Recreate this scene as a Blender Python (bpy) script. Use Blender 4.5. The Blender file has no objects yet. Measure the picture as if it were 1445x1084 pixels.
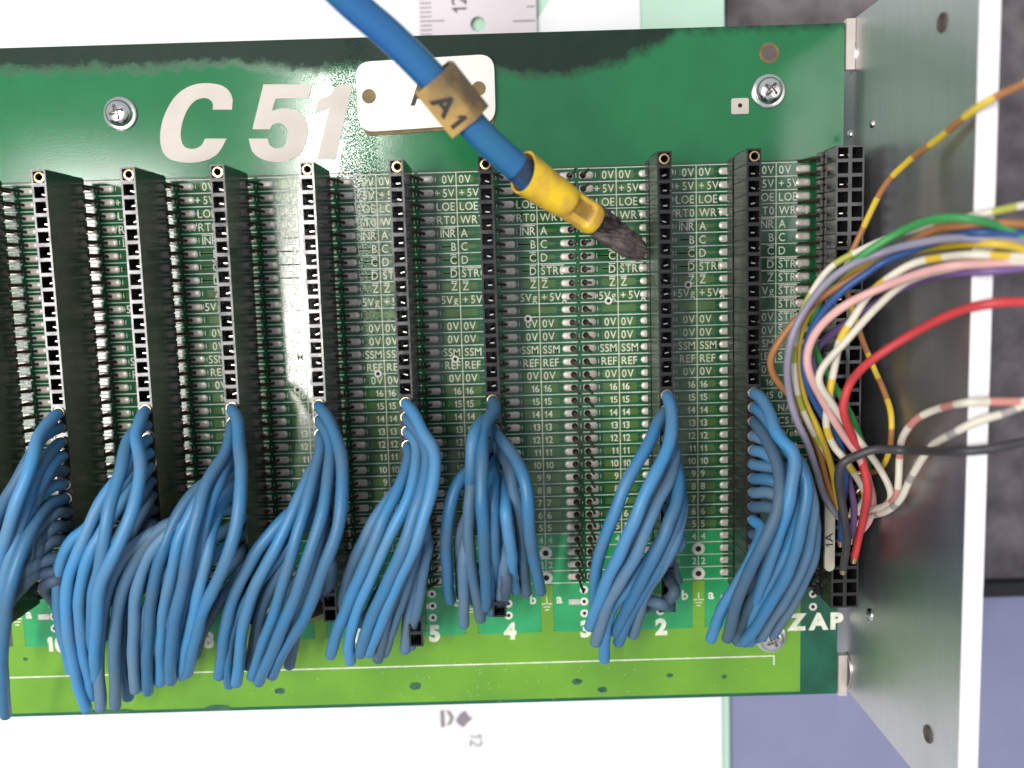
import bpy, bmesh, math, random
from mathutils import Vector, Matrix, noise

random.seed(7)
S = 0.001                     # all dimensions below are written in millimetres
sc = bpy.context.scene
col = sc.collection

# ------------------------------------------------------------------ camera
F_PX, W_PX, H_PX = 1296.92, 1445.0, 1084.0
RC = Matrix(((0.9995759340511017, -0.029082827051665608, 0.0014632964670384394),
             (0.029058261866262786, 0.9929493003631049, -0.11492303653198525),
             (0.0018893075925423713, 0.11491682243737524, 0.9933733207801171)))
TC = Vector((27.416464614316848, 40.16030246907776, -175.0020555885343))
RT = RC.transposed()
CAM = -(RT @ TC)


def at(px, py, z):
    """point of the place seen at photo pixel (px, py) at height z mm above the board"""
    d = RT @ Vector(((px - W_PX / 2) / F_PX, -(py - H_PX / 2) / F_PX, -1.0))
    return CAM + d * ((z - CAM.z) / d.z)


cd = bpy.data.cameras.new('camera')
cam = bpy.data.objects.new('camera', cd)
col.objects.link(cam)
cam.matrix_world = Matrix.Translation(CAM * S) @ RT.to_4x4()
cd.sensor_fit = 'HORIZONTAL'
cd.sensor_width = 36.0
cd.lens = F_PX / W_PX * 36.0
cd.clip_start = 0.005
cd.clip_end = 20.0
cd.dof.use_dof = True
cd.dof.focus_distance = 0.168
cd.dof.aperture_fstop = 12.0
sc.camera = cam

# ------------------------------------------------------------------ light of the room
world = bpy.data.worlds.new('World')
sc.world = world
world.use_nodes = True
bg = world.node_tree.nodes['Background']
bg.inputs[0].default_value = (0.86, 0.90, 1.0, 1)
bg.inputs[1].default_value = 0.62


def tube_lamp(name, p_top, p_bot, width_px, H, radiance, tint, ext=1.0):
    """overhead lamp whose mirror image in the board falls between the two photo points"""
    def up(px, py):
        p = at(px, py, 0)
        return Vector((p.x + (p.x - CAM.x) * H / CAM.z, p.y + (p.y - CAM.y) * H / CAM.z, H))
    a, b = up(*p_top), up(*p_bot)
    m = (a + b) / 2
    w = (up(p_top[0] + width_px, p_top[1]) - a).length
    ln = (a - b).length * ext
    ld = bpy.data.lights.new(name, 'AREA')
    ld.shape = 'RECTANGLE'
    ld.size = w * S
    ld.size_y = ln * S
    ld.energy = radiance * math.pi * (w * S) * (ln * S)
    ld.color = tint
    o = bpy.data.objects.new(name, ld)
    col.objects.link(o)
    y = (a - b).normalized()
    z = Vector((0, 0, 1))
    x = y.cross(z).normalized()
    o.matrix_world = Matrix.Translation(m * S) @ Matrix((x, y, z)).transposed().to_4x4()
    return o


tube_lamp('desk_tube_lamp', (488, 84), (418, 574), 50, 420, 66, (1.0, 0.97, 0.92))
tube_lamp('desk_panel_lamp', (150, 245), (150, 640), 220, 420, 22, (1.0, 0.97, 0.93))

vs = sc.view_settings
vs.view_transform = 'Standard'
vs.look = 'None'
vs.exposure = 0.2
vs.gamma = 1.0
vs.use_curve_mapping = False


# ------------------------------------------------------------------ materials
def lin(r, g, b):
    def f(c):
        c /= 255.0
        return c / 12.92 if c <= 0.04045 else ((c + 0.055) / 1.055) ** 2.4
    return (f(r), f(g), f(b), 1)


def mat(name, base, rough=0.5, metal=0.0, coat=0.0, var=0.0, vscale=300.0, base2=None, bump=0.0, bscale=2000.0,
        spec=0.5, rvar=0.0, objvar=0.0, coord='Object'):
    m = bpy.data.materials.new(name)
    m.use_nodes = True
    nt = m.node_tree
    b = nt.nodes['Principled BSDF']
    b.inputs['Base Color'].default_value = base if len(base) == 4 else (*base, 1)
    b.inputs['Roughness'].default_value = rough
    b.inputs['Metallic'].default_value = metal
    b.inputs['Specular IOR Level'].default_value = spec
    if coat:
        b.inputs['Coat Weight'].default_value = coat
        b.inputs['Coat Roughness'].default_value = 0.08
    tc = nt.nodes.new('ShaderNodeTexCoord')
    last = None
    if var or base2:
        n = nt.nodes.new('ShaderNodeTexNoise')
        n.inputs['Scale'].default_value = vscale
        n.inputs['Detail'].default_value = 6
        nt.links.new(tc.outputs[coord], n.inputs['Vector'])
        mr = nt.nodes.new('ShaderNodeMapRange')
        mr.inputs[1].default_value = 0.35
        mr.inputs[2].default_value = 0.65
        nt.links.new(n.outputs[0], mr.inputs[0])
        mx = nt.nodes.new('ShaderNodeMix')
        mx.data_type = 'RGBA'
        c1 = tuple(base[:3])
        c2 = tuple(base2[:3]) if base2 else tuple(c * (1 - var) for c in c1)
        mx.inputs[6].default_value = (*c1, 1)
        mx.inputs[7].default_value = (*c2, 1)
        nt.links.new(mr.outputs[0], mx.inputs[0])
        last = mx.outputs[2]
        if rvar:
            mr2 = nt.nodes.new('ShaderNodeMapRange')
            mr2.inputs[3].default_value = max(0.02, rough - rvar)
            mr2.inputs[4].default_value = rough + rvar
            nt.links.new(mr.outputs[0], mr2.inputs[0])
            nt.links.new(mr2.outputs[0], b.inputs['Roughness'])
    if objvar:
        oi = nt.nodes.new('ShaderNodeObjectInfo')
        hs = nt.nodes.new('ShaderNodeHueSaturation')
        mr3 = nt.nodes.new('ShaderNodeMapRange')
        mr3.inputs[3].default_value = 1 - objvar
        mr3.inputs[4].default_value = 1 + objvar
        nt.links.new(oi.outputs['Random'], mr3.inputs[0])
        nt.links.new(mr3.outputs[0], hs.inputs['Value'])
        if last:
            nt.links.new(last, hs.inputs['Color'])
        else:
            hs.inputs['Color'].default_value = base if len(base) == 4 else (*base, 1)
        last = hs.outputs[0]
    if last:
        nt.links.new(last, b.inputs['Base Color'])
    if bump:
        n2 = nt.nodes.new('ShaderNodeTexNoise')
        n2.inputs['Scale'].default_value = bscale
        n2.inputs['Detail'].default_value = 4
        nt.links.new(tc.outputs[coord], n2.inputs['Vector'])
        bp = nt.nodes.new('ShaderNodeBump')
        bp.inputs['Strength'].default_value = bump
        bp.inputs['Distance'].default_value = 0.0002
        nt.links.new(n2.outputs[0], bp.inputs['Height'])
        nt.links.new(bp.outputs[0], b.inputs['Normal'])
    return m


M = {}
M['mask_slot'] = mat('solder_mask_over_laminate', (0.011, 0.120, 0.047), 0.13, var=0.35, vscale=260, bump=0.04, bscale=900, spec=0.6)
M['mask_top'] = mat('solder_mask_upper', (0.016, 0.215, 0.072), 0.23, var=0.22, vscale=120, bump=0.12, bscale=1800, spec=0.6)
M['mask_olive'] = mat('solder_mask_over_copper', (0.090, 0.185, 0.046), 0.14, var=0.30, vscale=220, bump=0.04, bscale=1500, spec=0.6)
M['mask_ground'] = mat('solder_mask_over_ground', (0.150, 0.350, 0.026), 0.24, base2=(0.110, 0.275, 0.024), vscale=60, bump=0.06, bscale=1500, spec=0.5)
M['mask_plate'] = mat('solder_mask_light_green', (0.026, 0.340, 0.115), 0.26, var=0.2, vscale=150, bump=0.12, bscale=1500, spec=0.5)
M['mask_edge'] = mat('solder_mask_dark_border', (0.006, 0.105, 0.052), 0.24, var=0.3, vscale=160, spec=0.6)
M['laminate'] = mat('laminate_edge', (0.05, 0.07, 0.03), 0.6)
M['silk'] = mat('silkscreen_ink', (0.80, 0.80, 0.65), 0.5, base2=(0.58, 0.62, 0.48), vscale=700)
M['silk_big'] = mat('sticker_cream', (0.52, 0.47, 0.41), 0.42, var=0.10, vscale=150, spec=0.25)
M['solder'] = mat('solder_tin', (0.66, 0.60, 0.52), 0.36, metal=0.25, var=0.25, vscale=700, bump=0.2, bscale=1200, rvar=0.10)
M['tin'] = mat('tinned_ring', (0.80, 0.77, 0.69), 0.45, metal=0.0, var=0.15, vscale=900)
M['hole'] = mat('drilled_hole_dark', (0.012, 0.008, 0.006), 0.8)
M['pin'] = mat('oxidised_pin', (0.055, 0.038, 0.022), 0.45, metal=0.25, var=0.5, vscale=900, objvar=0.3, spec=0.3)
M['plastic'] = mat('black_plastic', (0.015, 0.015, 0.014), 0.21, var=0.3, vscale=500, bump=0.06, bscale=900, spec=0.6, rvar=0.05)
M['plastic2'] = mat('black_plastic_strip', (0.024, 0.025, 0.021), 0.15, var=0.4, vscale=500, bump=0.06, bscale=900, spec=0.6)
M['contact'] = mat('contact_metal', (0.55, 0.52, 0.46), 0.25, metal=1.0)
M['brass'] = mat('brass_socket', (0.72, 0.50, 0.26), 0.28, metal=1.0)
M['blue'] = mat('blue_insulation', (0.036, 0.170, 0.340), 0.48, base2=(0.060, 0.150, 0.255), vscale=110, bump=0.22, bscale=1700, objvar=0.30, spec=0.4, rvar=0.08)
M['blue_dirty'] = mat('blue_insulation_grimy', (0.085, 0.145, 0.205), 0.58, base2=(0.050, 0.140, 0.255), vscale=90, bump=0.22, bscale=1700, objvar=0.28, spec=0.35)
M['blue_shaded'] = mat('blue_insulation_shaded', (0.055, 0.085, 0.125), 0.6, base2=(0.045, 0.100, 0.170), vscale=60, bump=0.1, bscale=1200, objvar=0.2, spec=0.35)  # shade deep in the bundles, painted into the insulation colour
M['copper_tip'] = mat('cut_copper_strands', (0.75, 0.46, 0.36), 0.35, metal=0.8, bump=0.5, bscale=4000)
M['steel'] = mat('zinc_screw', (0.72, 0.70, 0.67), 0.22, metal=1.0, var=0.25, vscale=500, rvar=0.08)
M['steel_dark'] = mat('screw_recess', (0.075, 0.058, 0.048), 0.7, metal=0.1)
M['paper'] = mat('white_paper', (0.86, 0.86, 0.85), 0.85, var=0.02, vscale=60)
M['mint'] = mat('mint_card', (0.52, 0.74, 0.58), 0.7, var=0.05, vscale=80)
M['table'] = mat('grey_felt', (0.20, 0.175, 0.178), 0.95, base2=(0.105, 0.090, 0.095), vscale=120, bump=0.5, bscale=500, spec=0.1)
M['lavender'] = mat('lavender_board', (0.25, 0.26, 0.40), 0.75, var=0.06, vscale=90)
M['edge_shadow'] = mat('painted_shadow_black', (0.012, 0.012, 0.014), 0.7)  # black that paints the shadow along the lavender panel
M['ruler'] = mat('ruler_steel', (0.66, 0.60, 0.62), 0.55, metal=0.25, var=0.06, vscale=60)
M['mark'] = mat('engraved_mark', (0.10, 0.085, 0.10), 0.7)
M['tagwhite'] = mat('white_label_plate', (0.80, 0.76, 0.68), 0.42, var=0.06, vscale=120)
M['glue'] = mat('brown_adhesive', (0.20, 0.13, 0.04), 0.6, var=0.4, vscale=500)
M['black_ink'] = mat('black_ink', (0.02, 0.018, 0.016), 0.55)
M['cable'] = mat('big_cable_blue', (0.015, 0.098, 0.285), 0.30, base2=(0.016, 0.125, 0.235), vscale=60, bump=0.10, bscale=900, spec=0.5)
M['marker'] = mat('marker_sleeve_brown', (0.40, 0.25, 0.065), 0.55, base2=(0.085, 0.058, 0.030), vscale=130, bump=0.2, bscale=1400)
M['ferrule'] = mat('yellow_ferrule', (0.80, 0.53, 0.012), 0.36, base2=(0.50, 0.29, 0.045), vscale=240, bump=0.3, bscale=700, spec=0.5)
M['grime'] = mat('ferrule_grime', (0.34, 0.19, 0.03), 0.5, var=0.5, vscale=400)
M['burnt'] = mat('burnt_tip', (0.20, 0.165, 0.15), 0.36, metal=0.4, base2=(0.045, 0.035, 0.032), vscale=330, bump=1.0, bscale=1100)
M['tag1a'] = mat('beige_tag', (0.50, 0.47, 0.37), 0.5, var=0.15, vscale=400)
M['soot'] = mat('soot_stain', (0.035, 0.125, 0.050), 0.35, base2=(0.012, 0.060, 0.040), vscale=500)


def plate_material():
    m = mat('brushed_aluminium', (0.56, 0.545, 0.575), 0.40, metal=1.0)
    nt = m.node_tree
    b = nt.nodes['Principled BSDF']
    tc = nt.nodes.new('ShaderNodeTexCoord')
    mp = nt.nodes.new('ShaderNodeMapping')
    mp.inputs['Scale'].default_value = (1, 12, 900)
    n = nt.nodes.new('ShaderNodeTexNoise')
    n.inputs['Scale'].default_value = 6
    n.inputs['Detail'].default_value = 5
    nt.links.new(tc.outputs['Object'], mp.inputs[0])
    nt.links.new(mp.outputs[0], n.inputs[0])
    bp = nt.nodes.new('ShaderNodeBump')
    bp.inputs['Strength'].default_value = 0.3
    bp.inputs['Distance'].default_value = 0.0002
    nt.links.new(n.outputs[0], bp.inputs['Height'])
    nt.links.new(bp.outputs[0], b.inputs['Normal'])
    stk = nt.nodes.new('ShaderNodeMix')
    stk.data_type = 'RGBA'
    stk.inputs[6].default_value = (0.46, 0.445, 0.47, 1)
    stk.inputs[7].default_value = (0.66, 0.645, 0.675, 1)
    nt.links.new(n.outputs[0], stk.inputs[0])
    nt.links.new(stk.outputs[2], b.inputs['Base Color'])
    n2 = nt.nodes.new('ShaderNodeTexNoise')
    n2.inputs['Scale'].default_value = 45
    n2.inputs['Detail'].default_value = 6
    nt.links.new(tc.outputs['Object'], n2.inputs[0])
    mr = nt.nodes.new('ShaderNodeMapRange')
    mr.inputs[1].default_value = 0.3
    mr.inputs[2].default_value = 0.7
    mr.inputs[3].default_value = 0.34
    mr.inputs[4].default_value = 0.50
    nt.links.new(n2.outputs[0], mr.inputs[0])
    nt.links.new(mr.outputs[0], b.inputs['Roughness'])
    return m


M['plate'] = plate_material()
M['glare_edge'] = mat('aluminium_edge_painted_glare', (0.88, 0.85, 0.84), 0.5, metal=0.0, var=0.06, vscale=300)  # near-white colour paints overhead glare onto the plate's top edge


def banded(name, c1, c2, period, duty, rough=0.45):
    m = mat(name, c1, rough)
    nt = m.node_tree
    b = nt.nodes['Principled BSDF']
    uv = nt.nodes.new('ShaderNodeUVMap')
    sx = nt.nodes.new('ShaderNodeSeparateXYZ')
    nt.links.new(uv.outputs[0], sx.inputs[0])
    mo = nt.nodes.new('ShaderNodeMath')
    mo.operation = 'WRAP'
    mo.inputs[1].default_value = period
    mo.inputs[2].default_value = 0
    nt.links.new(sx.outputs[0], mo.inputs[0])
    mr = nt.nodes.new('ShaderNodeMapRange')
    mr.inputs[1].default_value = period * duty - 0.12
    mr.inputs[2].default_value = period * duty + 0.12
    nt.links.new(mo.outputs[0], mr.inputs[0])
    mx = nt.nodes.new('ShaderNodeMix')
    mx.data_type = 'RGBA'
    mx.inputs[6].default_value = (*c1[:3], 1)
    mx.inputs[7].default_value = (*c2[:3], 1)
    nt.links.new(mr.outputs[0], mx.inputs[0])
    nt.links.new(mx.outputs[2], b.inputs['Base Color'])
    return m


def stained_mask():
    """upper board area: green mask with the dark scorched strip along the top edge (a stain with its own outline)"""
    m = mat('solder_mask_scorched', (0.014, 0.185, 0.064), 0.23, spec=0.6)
    nt = m.node_tree
    L = nt.links.new
    b = nt.nodes['Principled BSDF']
    tc = nt.nodes.new('ShaderNodeTexCoord')
    sp = nt.nodes.new('ShaderNodeSeparateXYZ')
    L(tc.outputs['Object'], sp.inputs[0])
    # stain depth in mm as a function of X
    mrx = nt.nodes.new('ShaderNodeMapRange')
    mrx.inputs[1].default_value = -0.150
    mrx.inputs[2].default_value = 0.036
    L(sp.outputs[0], mrx.inputs[0])
    rp = nt.nodes.new('ShaderNodeValToRGB')
    cr = rp.color_ramp
    cr.elements[0].position = 0.0
    cr.elements[0].color = (0.44, 0.44, 0.44, 1)
    cr.elements[1].position = 1.0
    cr.elements[1].color = (0.06, 0.06, 0.06, 1)

    def stop(X, v):
        e = cr.elements.new((X + 150) / 186.0)
        e.color = (v, v, v, 1)
    stop(-95, 0.48)
    stop(-80, 0.42)
    stop(-66, 0.62)
    stop(-50, 0.55)
    stop(-32, 0.66)
    stop(-20, 0.90)
    stop(-13, 0.78)
    stop(-6, 0.62)
    stop(2.5, 0.22)
    stop(4.5, 0.06)
    L(mrx.outputs[0], rp.inputs[0])
    n = nt.nodes.new('ShaderNodeTexNoise')
    n.inputs['Scale'].default_value = 420
    n.inputs['Detail'].default_value = 8
    n.inputs['Roughness'].default_value = 0.7
    mpp = nt.nodes.new('ShaderNodeMapping')
    mpp.inputs['Scale'].default_value = (0.8, 0.75, 1.0)
    L(tc.outputs['Object'], mpp.inputs[0])
    L(mpp.outputs[0], n.inputs[0])
    dep = nt.nodes.new('ShaderNodeMath')
    dep.operation = 'MULTIPLY_ADD'       # noise*0.0042 + (-0.0021)
    dep.inputs[1].default_value = 0.0056
    dep.inputs[2].default_value = -0.0028
    L(n.outputs[0], dep.inputs[0])
    d2 = nt.nodes.new('ShaderNodeMath')
    d2.operation = 'MULTIPLY_ADD'        # ramp*0.010 + noise part
    d2.inputs[1].default_value = 0.0095
    L(rp.outputs[0], d2.inputs[0])
    L(dep.outputs[0], d2.inputs[2])
    yy = nt.nodes.new('ShaderNodeMath')
    yy.operation = 'ADD'                 # Y + depth - top
    L(sp.outputs[1], yy.inputs[0])
    L(d2.outputs[0], yy.inputs[1])
    ms = nt.nodes.new('ShaderNodeMapRange')
    ms.inputs[1].default_value = 0.0263 - 0.0009
    ms.inputs[2].default_value = 0.0263 + 0.0016
    L(yy.outputs[0], ms.inputs[0])
    n3 = nt.nodes.new('ShaderNodeTexNoise')
    n3.inputs['Scale'].default_value = 150
    n3.inputs['Detail'].default_value = 6
    L(tc.outputs['Object'], n3.inputs[0])
    g = nt.nodes.new('ShaderNodeMix')
    g.data_type = 'RGBA'
    g.inputs[6].default_value = (0.011, 0.165, 0.054, 1)
    g.inputs[7].default_value = (0.008, 0.122, 0.040, 1)
    L(n3.outputs[0], g.inputs[0])
    k = nt.nodes.new('ShaderNodeMix')
    k.data_type = 'RGBA'
    k.inputs[6].default_value = (0.006, 0.014, 0.011, 1)
    k.inputs[7].default_value = (0.022, 0.027, 0.024, 1)
    L(n.outputs[0], k.inputs[0])
    mx = nt.nodes.new('ShaderNodeMix')
    mx.data_type = 'RGBA'
    sc9 = nt.nodes.new('ShaderNodeMath')
    sc9.operation = 'MULTIPLY'
    sc9.inputs[1].default_value = 0.93
    L(ms.outputs[0], sc9.inputs[0])
    L(sc9.outputs[0], mx.inputs[0])
    L(g.outputs[2], mx.inputs[6])
    L(k.outputs[2], mx.inputs[7])
    L(mx.outputs[2], b.inputs['Base Color'])
    rr = nt.nodes.new('ShaderNodeMapRange')
    rr.inputs[3].default_value = 0.12
    rr.inputs[4].default_value = 0.46
    L(ms.outputs[0], rr.inputs[0])
    L(rr.outputs[0], b.inputs['Roughness'])
    sl = nt.nodes.new('ShaderNodeMapRange')
    sl.inputs[3].default_value = 0.6
    sl.inputs[4].default_value = 0.12
    L(ms.outputs[0], sl.inputs[0])
    L(sl.outputs[0], b.inputs['Specular IOR Level'])
    # bump: woven laminate plus rough soot and dried droplets
    n4 = nt.nodes.new('ShaderNodeTexNoise')
    n4.inputs['Scale'].default_value = 4200
    L(tc.outputs['Object'], n4.inputs[0])
    hb = nt.nodes.new('ShaderNodeMath')
    hb.operation = 'MULTIPLY'
    am = nt.nodes.new('ShaderNodeMapRange')
    am.inputs[3].default_value = 0.55
    am.inputs[4].default_value = 0.6
    L(ms.outputs[0], am.inputs[0])
    L(n4.outputs[0], hb.inputs[0])
    L(am.outputs[0], hb.inputs[1])
    bp = nt.nodes.new('ShaderNodeBump')
    bp.inputs['Strength'].default_value = 0.10
    bp.inputs['Distance'].default_value = 0.0002
    L(hb.outputs[0], bp.inputs['Height'])
    L(bp.outputs[0], b.inputs['Normal'])
    return m


M['mask_stained'] = stained_mask()


def add_droplets(m, x0, x1, strength):
    """dried flux droplets on the mask between two X positions (mm)"""
    nt = m.node_tree
    L = nt.links.new
    b = nt.nodes['Principled BSDF']
    tc = nt.nodes.new('ShaderNodeTexCoord')
    sp = nt.nodes.new('ShaderNodeSeparateXYZ')
    L(tc.outputs['Object'], sp.inputs[0])
    n = nt.nodes.new('ShaderNodeTexNoise')
    n.inputs['Scale'].default_value = 2900
    n.inputs['Detail'].default_value = 3
    L(tc.outputs['Object'], n.inputs[0])
    th = nt.nodes.new('ShaderNodeMapRange')
    th.inputs[1].default_value = 0.50
    th.inputs[2].default_value = 0.62
    L(n.outputs[0], th.inputs[0])
    nb = nt.nodes.new('ShaderNodeTexNoise')
    nb.inputs['Scale'].default_value = 160
    L(tc.outputs['Object'], nb.inputs[0])
    wob = nt.nodes.new('ShaderNodeMath')
    wob.operation = 'MULTIPLY_ADD'
    wob.inputs[1].default_value = 0.012
    L(nb.outputs[0], wob.inputs[0])
    L(sp.outputs[0], wob.inputs[2])
    c = ((x0 + x1) / 2) * S + 0.006
    dd = nt.nodes.new('ShaderNodeMath')
    dd.operation = 'SUBTRACT'
    dd.inputs[1].default_value = c
    L(wob.outputs[0], dd.inputs[0])
    ab = nt.nodes.new('ShaderNodeMath')
    ab.operation = 'ABSOLUTE'
    L(dd.outputs[0], ab.inputs[0])
    wd = nt.nodes.new('ShaderNodeMapRange')
    wd.inputs[1].default_value = (x1 - x0) / 2 * S
    wd.inputs[2].default_value = (x1 - x0) / 2 * S - 0.0025
    L(ab.outputs[0], wd.inputs[0])
    mu = nt.nodes.new('ShaderNodeMath')
    mu.operation = 'MULTIPLY'
    L(th.outputs[0], mu.inputs[0])
    L(wd.outputs[0], mu.inputs[1])
    bp = nt.nodes.new('ShaderNodeBump')
    bp.inputs['Strength'].default_value = strength
    bp.inputs['Distance'].default_value = 0.0003
    L(mu.outputs[0], bp.inputs['Height'])
    old = b.inputs['Normal'].links[0].from_node if b.inputs['Normal'].links else None
    if old is not None:
        L(old.outputs[0], bp.inputs['Normal'])
    L(bp.outputs[0], b.inputs['Normal'])


for k_ in ('mask_stained', 'mask_slot', 'mask_olive'):
    add_droplets(M[k_], -60.5, -51.5, 0.32)


# ------------------------------------------------------------------ mesh helpers (vertices in mm)
class MB:
    def __init__(self):
        self.v, self.f, self.uv = [], [], None

    def add(self, verts, faces):
        o = len(self.v)
        self.v += [tuple(p) for p in verts]
        self.f += [tuple(i + o for i in f) for f in faces]

    def box(self, x0, x1, y0, y1, z0, z1):
        self.add([(x0, y0, z0), (x1, y0, z0), (x1, y1, z0), (x0, y1, z0), (x0, y0, z1), (x1, y0, z1), (x1, y1, z1), (x0, y1, z1)],
                 [(0, 3, 2, 1), (4, 5, 6, 7), (0, 1, 5, 4), (1, 2, 6, 5), (2, 3, 7, 6), (3, 0, 4, 7)])

    def rect(self, x0, x1, y0, y1, z):
        self.add([(x0, y0, z), (x1, y0, z), (x1, y1, z), (x0, y1, z)], [(0, 1, 2, 3)])

    def prism(self, poly, z0, z1):
        n = len(poly)
        a = sum(poly[i][0] * poly[(i + 1) % n][1] - poly[(i + 1) % n][0] * poly[i][1] for i in range(n))
        if a < 0:
            poly = poly[::-1]
        vs_ = [(p[0], p[1], z0) for p in poly] + [(p[0], p[1], z1) for p in poly]
        fs = [tuple(range(n, 2 * n)), tuple(range(n - 1, -1, -1))]
        fs += [(i, (i + 1) % n, n + (i + 1) % n, n + i) for i in range(n)]
        self.add(vs_, fs)

    def disc(self, c, r, n=16, ry=None):
        ry = ry or r
        self.add([(c[0] + r * math.cos(2 * math.pi * i / n), c[1] + ry * math.sin(2 * math.pi * i / n), c[2]) for i in range(n)], [tuple(range(n))])

    def ring(self, c, r0, r1, z0, z1, n=20):
        """raised flat washer between radii r0 < r1, top at z1"""
        vs_, fs = [], []
        for i in range(n):
            a = 2 * math.pi * i / n
            for r, z in ((r0, z0), (r0, z1), (r1, z1), (r1, z0)):
                vs_.append((c[0] + r * math.cos(a), c[1] + r * math.sin(a), z))
        for i in range(n):
            j = (i + 1) % n
            for k in range(3):
                fs.append((4 * i + k, 4 * i + k + 1, 4 * j + k + 1, 4 * j + k))
        self.add(vs_, fs)

    def lathe(self, prof, n=24, c=(0, 0, 0)):
        """profile [(r, z)] turned about z"""
        vs_ = [(c[0] + r * math.cos(2 * math.pi * i / n), c[1] + r * math.sin(2 * math.pi * i / n), c[2] + z) for r, z in prof for i in range(n)]
        fs = []
        for k in range(len(prof) - 1):
            for i in range(n):
                j = (i + 1) % n
                fs.append((k * n + i, k * n + j, (k + 1) * n + j, (k + 1) * n + i))
        self.add(vs_, fs)

    def tube(self, pts, radii, n=12, cap=True, squash=None):
        pts = [Vector(p) for p in pts]
        m = len(pts)
        if not hasattr(radii, '__len__'):
            radii = [radii] * m
        up = None
        o = len(self.v)
        if self.uv is None:
            self.uv = {}
        acc = 0.0
        for i, p in enumerate(pts):
            t = (pts[min(i + 1, m - 1)] - pts[max(i - 1, 0)]).normalized()
            if up is None:
                up = Vector((0, 0, 1)) if abs(t.z) < 0.9 else Vector((1, 0, 0))
            x = t.cross(up).normalized()
            up = x.cross(t).normalized()
            if i:
                acc += (p - pts[i - 1]).length
            for k in range(n):
                a = 2 * math.pi * k / n
                sx, sy = (1, 1) if squash is None else squash[i]
                self.v.append(tuple(p + x * math.cos(a) * radii[i] * sx + up * math.sin(a) * radii[i] * sy))
                self.uv[len(self.v) - 1] = (acc, k / n)
        for i in range(m - 1):
            for k in range(n):
                j = (k + 1) % n
                self.f.append((o + i * n + k, o + i * n + j, o + (i + 1) * n + j, o + (i + 1) * n + k))
        if cap:
            self.f.append(tuple(o + k for k in range(n))[::-1])
            self.f.append(tuple(o + (m - 1) * n + k for k in range(n)))

    def mesh(self, name, smooth=False):
        me = bpy.data.meshes.new(name)
        me.from_pydata([(x * S, y * S, z * S) for x, y, z in self.v], [], self.f)
        if self.uv:
            ul = me.uv_layers.new(name='UVMap')
            for lp in me.loops:
                ul.data[lp.index].uv = self.uv.get(lp.vertex_index, (0, 0))
        if smooth:
            me.polygons.foreach_set('use_smooth', [True] * len(me.polygons))
            try:
                me.set_sharp_from_angle(angle=math.radians(50))
            except Exception:
                pass
        me.update()
        return me


def link(name, me, material=None, parent=None, loc=None):
    if material is not None and not me.materials:
        me.materials.append(material)
    o = bpy.data.objects.new(name, me)
    col.objects.link(o)
    if parent is not None:
        o.parent = parent
    if loc is not None:
        o.location = Vector(loc) * S
    return o


def build(mb, name, material, parent=None, smooth=False, loc=None):
    return link(name, mb.mesh(name, smooth), material, parent, loc)


def tag(o, label, cat, group=None, kind=None):
    o['label'] = label
    o['category'] = cat
    if group:
        o['group'] = group
    if kind:
        o['kind'] = kind
    return o


def empty(name, loc=(0, 0, 0)):
    o = bpy.data.objects.new(name, None)
    o.empty_display_size = 0.005
    col.objects.link(o)
    o.location = Vector(loc) * S
    return o


def structure(o):
    o['kind'] = 'structure'
    return o


def spline(pts, n):
    """Catmull-Rom through points, resampled to n points"""
    P = [Vector(p) for p in pts]
    P = [P[0] * 2 - P[1]] + P + [P[-1] * 2 - P[-2]]
    out = []
    for i in range(1, len(P) - 2):
        for k in range(14):
            t = k / 14
            a, b, c, d = P[i - 1], P[i], P[i + 1], P[i + 2]
            out.append(0.5 * (2 * b + (c - a) * t + (2 * a - 5 * b + 4 * c - d) * t * t + (3 * b - a - 3 * c + d) * t ** 3))
    out.append(P[-2])
    ln = [0]
    for i in range(1, len(out)):
        ln.append(ln[-1] + (out[i] - out[i - 1]).length)
    res, j = [], 0
    for k in range(n):
        s = ln[-1] * k / (n - 1)
        while j < len(ln) - 2 and ln[j + 1] < s:
            j += 1
        u = (s - ln[j]) / max(ln[j + 1] - ln[j], 1e-9)
        res.append(out[j].lerp(out[j + 1], min(1, max(0, u))))
    return res


_glyph = {}


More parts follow.
